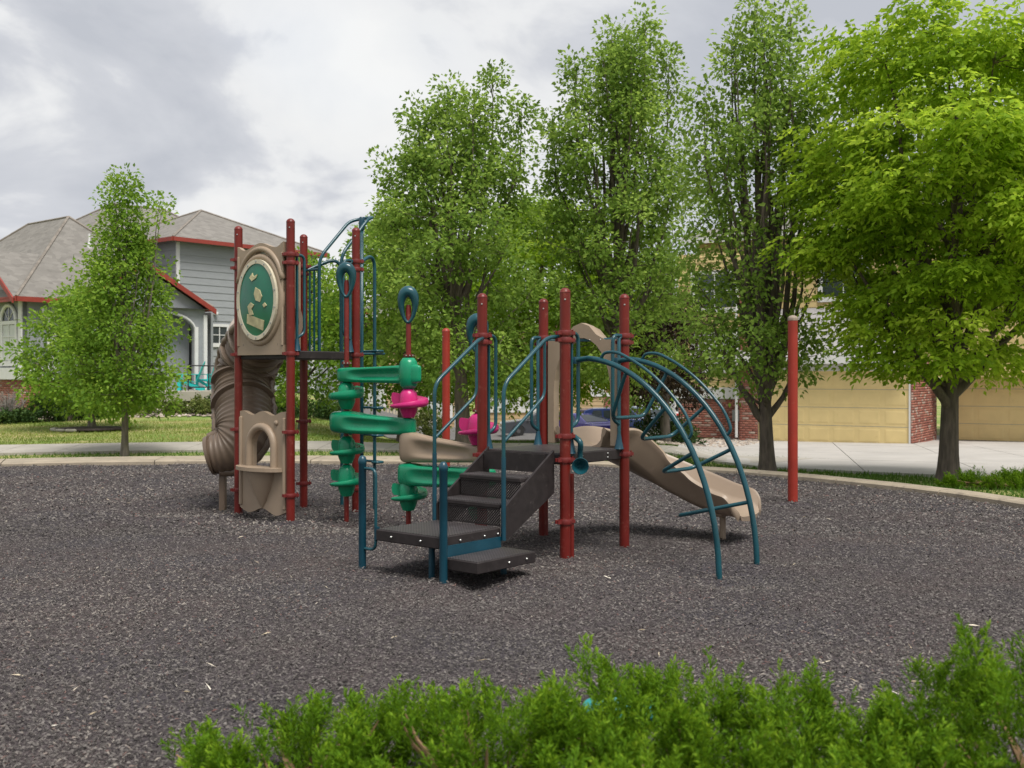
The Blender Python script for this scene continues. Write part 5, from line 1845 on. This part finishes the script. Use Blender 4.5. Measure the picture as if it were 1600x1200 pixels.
# gable over the bay
g0, g1, gm = BY - .38, BY + 4.2, BY + 1.9
gzk = 5.75
MB().add([(BX - .02, BY, WE), (BX - .02, g1 - .38, WE), (BX - .02, gm, gzk - .12), (BX + .1, BY, WE), (BX + .1, g1 - .38, WE), (BX + .1, gm, gzk - .12)],
         [(0, 1, 2), (3, 5, 4), (0, 3, 4, 1), (1, 4, 5, 2), (2, 5, 3, 0)]).build('gable_wall', STUCCO, GH)
gr = MB().add([(BX - .45, g0, WE), (BX - .45, gm, gzk), (BX - .45, g1, WE), (BX + 3.2, g0, WE), (BX + 3.2, gm, gzk), (BX + 3.2, g1, WE)],
              [(0, 1, 4, 3), (1, 2, 5, 4), (0, 3, 5, 2)]).build('gable_roof', SHINGLE, GH)
for ya, yb in ((g0, gm), (g1, gm)):
    MB().add([(BX - .47 - dx_, y_, z_ + dz_) for dx_ in (0, .05) for (y_, z_) in ((ya, WE), (yb, gzk)) for dz_ in (-.16, .02)],
             [(0, 1, 3, 2), (4, 6, 7, 5), (0, 4, 5, 1), (2, 3, 7, 6), (0, 2, 6, 4), (1, 5, 7, 3)]).build('rake_board', REDTRIM, gr)
# porch gable
PZ, PK = 3.95, 5.5
G0, G1, GM = .0, 5.75, 2.9
pg = MB().add([(G0, -.40, PZ), (GM, -.40, PK), (G1, -.40, PZ), (G0, 3.6, PZ), (GM, 3.6, PK), (G1, 3.6, PZ)], [(0, 1, 4, 3), (1, 2, 5, 4), (0, 3, 5, 2)]).build('porch_roof', SHINGLE, GH)
for xa, xb in ((G0, GM), (G1, GM)):
    MB().add([(x_, -.40 - dy_, z_ + dz_) for dy_ in (.004, .06) for (x_, z_) in ((xa, PZ), (xb, PK)) for dz_ in (-.17, .02)],
             [(0, 1, 3, 2), (4, 6, 7, 5), (0, 4, 5, 1), (2, 3, 7, 6), (0, 2, 6, 4), (1, 5, 7, 3)]).build('rake_board', REDTRIM, pg)
arch_in = [(5.0, 1.0), (5.0, 3.15)] + [(3.85 + 1.15 * math.cos(R(a)), 3.15 + .60 * math.sin(R(a))) for a in range(10, 171, 16)] + [(2.7, 3.15), (2.7, 1.0)]
MB().prism([(.35, 1.0), (.35, PZ + .05), (GM, PK - .15), (5.45, PZ + .02), (5.45, 1.0)] + arch_in, [], lambda a, b, t: (a, t, b), -.17, -.01).build('porch_front', STUCCO, GH)
MB().tube([(3.85 + 1.18 * math.cos(R(a)), -.03, 3.15 + .63 * math.sin(R(a))) for a in range(0, 181, 12)], .05, 6).build('arch_trim', WHITE, GH, True, 50).location.y = -.17
for x_ in (2.62, 4.98, 5.36):
    plane_box(GH, 'porch_column', WHITE, (x_, 0), (x_ + .14, 0), 1.0, 3.3 if x_ < 5.3 else 3.75, (0, -1), .172, .25)
plane_box(GH, 'porch_back_wall', STUCCO, (.4, 1.9), (6.2, 1.9), .9, 4.0, (0, -1), -.16, 0)
do = plane_box(GH, 'front_door', REDDOOR, (3.35, 1.9), (4.35, 1.9), 1.02, 3.1, (0, -1), .02, .07)
plane_box(do, 'door_trim', WHITE, (4.36, 1.9), (4.52, 1.9), 1.02, 3.25, (0, -1), .0, .09)
plane_box(do, 'door_trim', WHITE, (3.19, 1.9), (3.34, 1.9), 1.02, 3.25, (0, -1), .0, .09)
MB().lathe([(.0001, -.03), (.03, -.02), (.03, .02), (.0001, .03)], (4.22, 1.80, 2.0), 10).build('door_handle', BLACK, do, True)
plane_box(GH, 'side_wall', SIDING, (6.2, .4), (6.2, 3.2), .9, 3.9, (1, 0), -.1, 0)
MB().box((4.4, -.1, .84), (5.2, 3.9, .36), 0, .02).build('porch_floor', CONCRETE, GH)
for i in range(2):
    MB().box((1.5 - .3 * i, -.6, .78 - .17 * i), (.3, 1.8, .17), 0, .01).build('porch_step', CONCRETE, GH)
bricks(GH, (6.4, AY - .03), (9.6, AY - .03), .8, 1.9, (0, -1), 63, name='brick_plinth')
# roof vents
for p_, h_ in (((BX + 3.4, BY + 2.0), .9), ((BX + 4.0, BY + 1.3), 1.1)):
    z0 = WE + .05 + (p_[1] - BY + .38) * (7.35 - WE - .05) / 3.68
    MB().lathe([(.10, z0 - .15), (.10, z0 + .1), (.04, z0 + .12), (.04, z0 + h_ * .5), (.0001, z0 + h_ * .5)], (p_[0], p_[1], 0), 10).build('roof_vent', WHITE, wr_, True, 40)

# porch railing
rl = empty('porch_railing', (0, 0, 0)); tag(rl, 'thin black metal railing along the edge of the porch', 'railing')
hm = Matrix.Translation(HO) @ Matrix.Rotation(TH, 4, 'Z')
ra0, ra1 = hm @ Vector((3.55, -1.98, 1.02)), hm @ Vector((6.0, -1.98, 1.02))
for z in (.12, .86):
    MB().tube([ra0 + Vector((0, 0, z)), ra1 + Vector((0, 0, z))], .022, 6).build('rail', BLACK, rl)
for i in range(4):
    p = ra0.lerp(ra1, i / 3)
    MB().tube([p + Vector((0, 0, -.02)), p + Vector((0, 0, .9))], .022, 6).build('railing_post', BLACK, rl)


def adirondack(loc, rz, label):
    c = empty('garden_chair', loc, rz); tag(c, label, 'chair')
    for i in range(6):
        x = -.26 + .104 * i
        tilt = R(-22)
        h = .80 - .10 * abs(i - 2.5) * .6
        mb = MB()
        M_ = Matrix.Rotation(tilt, 3, 'X')
        mb.box((x, .26 + math.sin(-tilt) * h / 2 - .02, .30 + math.cos(tilt) * h / 2), (.092, .022, h), 0, 0, M_)
        mb.build('back_slat', TURQ, c)
    for i in range(5):
        mb = MB(); mb.box((0, -.30 + .11 * i, .38 - .022 * i), (.56, .10, .022)); mb.build('seat_slat', TURQ, c)
    for s_ in (-1, 1):
        MB().box((s_ * .34, -.06, .56), (.13, .70, .025), 0, .01).build('armrest', TURQ, c)
        MB().box((s_ * .30, -.32, .28), (.035, .11, .56)).build('leg', TURQ, c)
        mb = MB(); mb.prism([(-.36, .34), (-.36, .42), (.50, .08), (.50, .0), (.36, .0)], [], lambda a, b, t: (s_ * .285 + t, a, b), -.015, .015); mb.build('leg', TURQ, c)


for (u_, v_, a_, lab) in ((4.05, -1.3, -130, 'turquoise slatted garden chair on the porch, nearer the red front door'),
                          (4.95, -1.2, -165, 'turquoise slatted garden chair on the porch, behind the black railing by the tube slide')):
    p = hm @ Vector((u_, v_, 1.022))
    adirondack(p, TH + R(a_), lab)

# ---------------------------------------------------------------- yellow townhouse with garages
GDZ = -.52
D2 = Vector((.845, -.535, 0)).normalized(); N2 = Vector((-D2.y, D2.x, 0)) * -1   # wall direction to the right; N2 faces the photographer
if N2.y > 0: N2 = -N2
BK = -N2
YT = empty('yellow_townhouse', (0, 0, 0)); tag(YT, 'yellow townhouse with brick piers and two wide garage doors beyond the driveway', 'townhouse')
G0w = Vector((7.75, 34.0, 0))
Lg = 4.55


def pt(o, s_, dpt=0):
    return o + D2 * s_ + BK * dpt


def garage(origin, L_, rows, cols):
    d_ = plane_box(YT, 'garage_door', YELLOW, pt(origin, 0), pt(origin, L_), GDZ, GDZ + 2.2, N2, -.10, -.03)
    for j in range(rows):
        for i in range(cols):
            s0, s1 = L_ * i / cols + .07, L_ * (i + 1) / cols - .07
            z0, z1 = GDZ + 2.2 * j / rows + .075, GDZ + 2.2 * (j + 1) / rows - .075
            a, b = pt(origin, s0), pt(origin, s1)
            V = []
            for (ins, dd) in ((0, -.031), (.0, -.026), (.045, -.020)):
                V += [pt(origin, s0 + ins) + N2 * dd + Vector((0, 0, z0 + ins)), pt(origin, s1 - ins) + N2 * dd + Vector((0, 0, z0 + ins)),
                      pt(origin, s1 - ins) + N2 * dd + Vector((0, 0, z1 - ins)), pt(origin, s0 + ins) + N2 * dd + Vector((0, 0, z1 - ins))]
            F = []
            for r_ in range(2):
                for k_ in range(4):
                    k2 = (k_ + 1) % 4
                    F.append((r_ * 4 + k_, r_ * 4 + k2, (r_ + 1) * 4 + k2, (r_ + 1) * 4 + k_))
            F.append((8, 9, 10, 11))
            MB().add(V, F).build('door_panel', YELLOW, d_)
        if j:
            z = GDZ + 2.2 * j / rows
            plane_box(d_, 'section_joint', METER, pt(origin, .01), pt(origin, L_ - .01), z - .006, z + .006, N2, -.05, -.027)
    plane_box(d_, 'bottom_seal', BLACK, pt(origin, 0), pt(origin, L_), GDZ - .03, GDZ + .035, N2, -.08, -.022)
    plane_box(YT, 'door_trim', WHITE, pt(origin, -.02), pt(origin, L_ + .06), GDZ + 2.2, GDZ + 2.52, N2, -.05, .04)
    return d_


garage(G0w, Lg, 4, 6)
plane_box(YT, 'door_trim', WHITE, pt(G0w, Lg), pt(G0w, Lg + .045), GDZ, GDZ + 2.2, N2, -.05, .01)
# pier left of the garage, and bay wall beyond it
bricks(YT, pt(G0w, -.62), pt(G0w, -.02), GDZ, 4.2, N2, 71, .3, 'brick_pier')
bricks(YT, pt(G0w, Lg + .07), pt(G0w, Lg + .07, 3.6), GDZ, 2.1, D2, 72, .03, 'brick_pier')
bay0 = pt(G0w, -3.1, .9)
bricks(YT, bay0, pt(bay0, 2.6), GDZ, .78, N2, 73, .3, 'bay_base')
plane_box(YT, 'sill_band', WHITE, pt(bay0, -.05), pt(bay0, 2.5), .78, 1.15, N2, -.1, .06)
bayw = plane_box(YT, 'bay_wall', YSIDING, bay0, pt(bay0, 2.55), 1.15, 5.6, N2, -.2, -.02)


def cutb(z, zt):
    if (zt > 1.55 and z < 3.0): return [(0, .45), (2.15, 2.55)]
    return [(0, 2.55)]


siding(bayw, bay0, pt(bay0, 2.55), 1.15, 5.5, N2, YSIDING, cutb, .18)
window(bayw, bay0, D2, .58, 2.02, 1.72, 2.86, N2, 2, 2, .12, BLIND)
window(bayw, bay0, D2, .58, 2.02, 3.7, 4.9, N2, 2, 2, .12, GLASS)
MB().tube([pt(G0w, -.70) + N2 * .05 + Vector((0, 0, GDZ + .1)), pt(G0w, -.70) + N2 * .05 + Vector((0, 0, 4.2))], .045, 8).build('downspout', WHITE, YT)
MB().tube([pt(bay0, -.1) + N2 * .05 + Vector((0, 0, GDZ + .1)), pt(bay0, -.1) + N2 * .05 + Vector((0, 0, 5.4))], .045, 8).build('downspout', WHITE, YT)
plane_box(YT, 'meter_box', METER, pt(bay0, 1.95), pt(bay0, 2.3), .05, .42, N2, .0, .14)
# second garage, set back
G2w = pt(G0w, Lg + .35, 3.6)
garage(G2w, 5.3, 4, 6)
# skirt of roof over the garages and upper storey behind
for org, L_, nm in ((G0w, Lg + .3, 'garage_roof'), (G2w, 6.5, 'garage_roof')):
    a, b = pt(org, -.7), pt(org, L_)
    z0, z1 = GDZ + 2.62, GDZ + 4.3
    V = [a + N2 * .45 + Vector((0, 0, z0)), b + N2 * .45 + Vector((0, 0, z0)), pt(b, 0, 2.6) + Vector((0, 0, z1)), pt(a, 0, 2.6) + Vector((0, 0, z1))]
    V += [v - Vector((0, 0, .12)) for v in V]
    MB().add(V, [(0, 1, 2, 3), (7, 6, 5, 4), (0, 4, 5, 1), (1, 5, 6, 2), (2, 6, 7, 3), (3, 7, 4, 0)]).build(nm, material('grey_shingle', (.28, .27, .27), .9, .18, 5.0, stretch=(1, 1, 6)), YT)
    plane_box(YT, 'fascia', WHITE, a, b, z0 - .2, z0 + .02, N2, .455, .50)
up0 = pt(G0w, -3.1, 2.6)
upw = plane_box(YT, 'upper_wall', YSIDING, up0, pt(up0, 14.5), 1.5, 6.3, N2, -.3, -.02)
siding(upw, up0, pt(up0, 14.5), 3.4, 6.2, N2, YSIDING, lambda z, zt: [(0, 4.2), (5.9, 8.2), (10.0, 14.5)] if (zt > 3.9 and z < 5.45) else [(0, 14.5)], .2)
window(upw, up0, D2, 4.35, 5.75, 4.05, 5.3, N2, 2, 2, .12, GLASS)
window(upw, up0, D2, 8.35, 9.85, 4.05, 5.3, N2, 2, 2, .12, GLASS)
a, b = pt(up0, -.5), pt(up0, 15)
V = [a + N2 * .5 + Vector((0, 0, 6.3)), b + N2 * .5 + Vector((0, 0, 6.3)), pt(b, -4, 4.5) + Vector((0, 0, 8.3)), pt(a, 4, 4.5) + Vector((0, 0, 8.3)), pt(b, 0, 9) + Vector((0, 0, 6.3)), pt(a, 0, 9) + Vector((0, 0, 6.3))]
MB().add(V, [(0, 1, 2, 3), (1, 4, 2), (0, 3, 5), (3, 2, 4, 5), (0, 5, 4, 1)]).build('roof', SHINGLE, YT)
plane_box(YT, 'fascia', WHITE, a, b, 6.1, 6.3, N2, .45, .5)
plane_box(YT, 'end_wall', YSIDING, up0, pt(up0, 0, 8), GDZ, 6.28, -D2, -.2, 0)

# ---------------------------------------------------------------- tan houses across the parking lot
TZ = -1.95


def tan_house(label, x0, x1, y, wins, brick_at=None, top=5.2):
    h = empty('tan_house', ((x0 + x1) / 2, y, TZ)); tag(h, label, 'house')
    cx_ = (x0 + x1) / 2; hw = (x1 - x0) / 2
    wl2 = MB().box((0, 4, (top - TZ) / 2), (2 * hw, 8, top - TZ)).build('wall', TANSIDE, h)
    siding(wl2, (-hw, 0), (hw, 0), .2, top - TZ - .05, (0, -1), TANSIDE, None, .30, .03)
    for (wx, wz, ww, wh) in wins:
        window(wl2, (-hw, -.03), (1, 0), wx - x0, wx - x0 + ww, wz, wz + wh, (0, -1), 2, 2, .22, BLIND)
    for x_ in (-hw, hw - .25):
        plane_box(wl2, 'corner_trim', WHITE, (x_, 0), (x_ + .25, 0), 0, top - TZ, (0, -1), .03, .08)
    if brick_at is not None:
        bricks(h, (brick_at - cx_, -.06), (brick_at - cx_ + 1.6, -.06), 0, 4.5, (0, -1), 81, .1, 'brick_pier')
    hip_roof(h, -hw, hw, 0, 8, top - TZ, top - TZ + 2.4, .5, 'roof', SHINGLE, WHITE)
    return h


tan_house('tan lap-sided house with white window trim glimpsed under the pear crowns', -9.6, -3.3, 67, [(-9.2, .75, 1.2, 2.2), (-5.2, 1.0, 1.3, 1.7)])
tan_house('tan lap-sided house with a brick pier behind the parked cars', -2.2, 9.0, 74, [(-1.4, 1.1, 1.5, 2.3), (.6, 1.1, 1.3, 2.3), (5.6, 2.2, 1.6, 1.9)], 6.3)
fc = empty('picket_fence', (-8.2, 58, gz(-7, 58))); tag(fc, 'pale beige picket fence on the far side of the lawn', 'fence')
for i in range(26):
    MB().prism([(0, 0), (.11, 0), (.11, 1.25), (.055, 1.32), (0, 1.25)], [], lambda a, b, t: (a + i * .165, t, b), 0, .02).build('picket', material('beige_picket', (.50, .44, .34), .8, .1, 3.0), fc)
for z in (.3, 1.0):
    MB().box((2.15, .035, z), (4.35, .03, .08)).build('fence_rail', material('beige_picket', (.5, .44, .34)), fc)
# dark doorway porch on the tan house
# ---------------------------------------------------------------- cars


def car(label, loc, rz, paint, kind):
    c = empty('parked_car', loc, rz); tag(c, label, 'car', None)
    suv = kind == 'suv'
    L_, W, H = (4.6, 1.84, 1.70) if suv else (4.65, 1.80, 1.44)
    if suv:
        low = [(-2.28, .62), (-2.30, .95), (-2.22, 1.05), (-1.2, 1.12), (-1.15, 1.12), (2.16, 1.12), (2.28, 1.05), (2.30, .55)]
        cab = [(-1.25, 1.10), (-.62, 1.62), (.0, 1.70), (1.6, 1.68), (1.95, 1.60), (2.22, 1.10)]
    else:
        low = [(-2.30, .52), (-2.30, .70), (-2.15, .82), (-1.05, .95), (1.60, .98), (2.20, .95), (2.32, .85), (2.32, .48)]
        cab = [(-1.05, .94), (-.25, 1.38), (.25, 1.44), (.85, 1.41), (1.75, .97)]
    gc = .20

    def loft(profile, name, mat, wfun, parent, bottom=None):
        V = []; F = []
        pr = profile + ([(profile[-1][0] - .05, bottom), (profile[0][0] + .05, bottom)] if bottom is not None else [])
        n_ = len(pr)
        secs = (-1, -.93, -.6, 0, .6, .93, 1)
        for s_ in secs:
            for (x_, z_) in pr:
                sh = 1.0 if abs(s_) < .95 else .985
                V.append((x_ * (sh if abs(s_) > .94 else 1.0), s_ * wfun(z_), z_ - (.03 if abs(s_) > .95 and z_ > .8 else 0)))
        for j in range(len(secs) - 1):
            for k_ in range(n_):
                k2 = (k_ + 1) % n_
                F.append((j * n_ + k_, j * n_ + k2, (j + 1) * n_ + k2, (j + 1) * n_ + k_))
        F.append(tuple(range(n_))); F.append(tuple((len(secs) - 1) * n_ + k_ for k_ in reversed(range(n_))))
        return MB().add(V, F).build(name, mat, parent, True, 32)

    bd = loft(low, 'body', paint, lambda z: W / 2 * (1.0 if z < .95 else .97), c, gc)
    tp_ = cab[-1][1] if False else H
    loft(cab, 'cabin', paint, lambda z: W / 2 * (.95 - .20 * max(0, (z - 1.0)) / .7), c)
    # glass: side windows, front and rear screens, slightly proud
    zb, zt = (1.16, 1.58) if suv else (.99, 1.33)
    wx = [(-1.0, -.05), (.03, .95), (1.03, 1.78)] if suv else [(-.72, .05), (.13, .92)]
    for s_ in (-1, 1):
        for (a, b) in wx:
            y0 = s_ * (W / 2 * (.95 - .20 * max(0, zb - 1.0) / .7) + .006); y1 = s_ * (W / 2 * (.95 - .20 * max(0, zt - 1.0) / .7) + .006)
            fa = a + (.42 if a < -.5 else 0.02); fb = b - (.3 if b == wx[-1][1] else .02)
            MB().add([(a, y0, zb), (b, y0, zb), (fb, y1, zt), (fa, y1, zt), (a, y0 - s_ * .03, zb), (b, y0 - s_ * .03, zb), (fb, y1 - s_ * .03, zt), (fa, y1 - s_ * .03, zt)],
                     [(0, 1, 2, 3), (7, 6, 5, 4), (0, 4, 5, 1), (1, 5, 6, 2), (2, 6, 7, 3), (3, 7, 4, 0)]).build('side_window', GLASS, c)
    for (p, q, nm) in ((cab[0], cab[1], 'windscreen'), (cab[-1], cab[-2], 'rear_window')):
        P_, Q_ = Vector((p[0], 0, p[1])), Vector((q[0], 0, q[1]))
        sg = -1 if nm == 'windscreen' else 1
        o_ = Vector((sg * .012, 0, .012))
        a_, b_ = P_.lerp(Q_, .12) + o_, P_.lerp(Q_, .90) + o_
        V = [a_ + Vector((0, -W * .40, 0)), a_ + Vector((0, W * .40, 0)), b_ + Vector((0, W * .35, 0)), b_ + Vector((0, -W * .35, 0))]
        V += [v - o_ * 2 for v in V]
        MB().add(V, [(0, 1, 2, 3), (7, 6, 5, 4), (0, 4, 5, 1), (1, 5, 6, 2), (2, 6, 7, 3), (3, 7, 4, 0)]).build(nm, GLASS, c)
    for x_ in (-1.40, 1.36):
        for s_ in (-1, 1):
            rw = .35 if suv else .325
            Mw = Matrix.Rotation(R(90), 3, 'X')
            w_ = MB().lathe([(rw * .62, -.11), (rw * .95, -.11), (rw, -.07), (rw, .07), (rw * .95, .11), (rw * .62, .11)], (x_, s_ * (W / 2 - .09), rw), 22, Mw).build('wheel', material('tyre_rubber', (.018, .018, .018), .85, .2, 8), c, True, 40)
            rim = MB().lathe([(.0001, -.115), (rw * .2, -.116), (rw * .64, -.10), (rw * .64, .10), (rw * .2, .116), (.0001, .115)], (x_, s_ * (W / 2 - .09), rw), 20, Mw)
            rim.build('rim', material('alloy', (.42, .43, .44), .3, .1, 5, metal=.8) if suv else material('dark_alloy', (.09, .09, .095), .35, .2, 8), w_, True, 40)
            for k_ in range(5):
                a = 2 * math.pi * k_ / 5
                MB().box((x_ + math.cos(a) * rw * .38, s_ * (W / 2 + .03), rw + math.sin(a) * rw * .38), (rw * .16, .012, rw * .16), 0).build('rim_gap', BLACK, w_)
            # wheel-arch lip
            MB().tube([(x_ + (rw + .045) * math.cos(R(t)), s_ * (W / 2 - .005), rw + (rw + .045) * math.sin(R(t))) for t in range(5, 176, 17)], .03, 6).build('arch_lip', BLACK, c)
    lampz = .98 if suv else .80
    for s_ in (-1, 1):
        MB().box((2.26, s_ * (W / 2 - .20), lampz), (.10, .34, .16), 0, .03).build('tail_lamp', material('tail_red', (.45, .02, .02), .2, .1, 5), c)
        MB().box((-2.20, s_ * (W / 2 - .26), lampz - .08), (.14, .40, .13), 0, .03).build('headlight', material('lamp_clear', (.6, .62, .64), .1, .1, 5), c)
        MB().box((-.85, s_ * (W / 2 + .06), zb + .03), (.10, .16, .10), 0, .03).build('mirror', paint, c)
    MB().box((2.30, 0, lampz - .18), (.03, .5, .13)).build('number_plate', WHITE, c)
    MB().box((2.29, 0, .42), (.10, W * .92, .18), 0, .04).build('bumper', paint, c)
    MB().box((-2.27, 0, .42), (.10, W * .92, .18), 0, .04).build('bumper', paint, c)
    return c


def paint(n_, col):
    return material(n_, col, .22, .05, 3.0, coat=.8, spec=.5)


def carpos(px, d):
    x = (px - 800) * d / FPX
    return (x, d, gz(x, d) + .05)


car('dark grey sedan parked side-on beyond the lawn', carpos(846, 61), R(6), paint('grey_car_paint', (.045, .048, .058)), 'sedan')
car('violet-blue sedan parked with its tail lamps showing', carpos(905, 57.5), R(-58), paint('violet_car_paint', (.045, .03, .26)), 'sedan')
car('dark blue estate-bodied car with alloy wheels parked next to the violet one', carpos(962, 58), R(-166), paint('blue_car_paint', (.025, .045, .17)), 'suv')
car('pale blue-silver tall car parked next to the dark blue one', carpos(1003, 61), R(-66), paint('silver_car_paint', (.33, .42, .55)), 'suv')
car('white tall car parked behind the purple tree', carpos(1045, 66), R(-70), paint('white_car_paint', (.6, .62, .64)), 'suv')
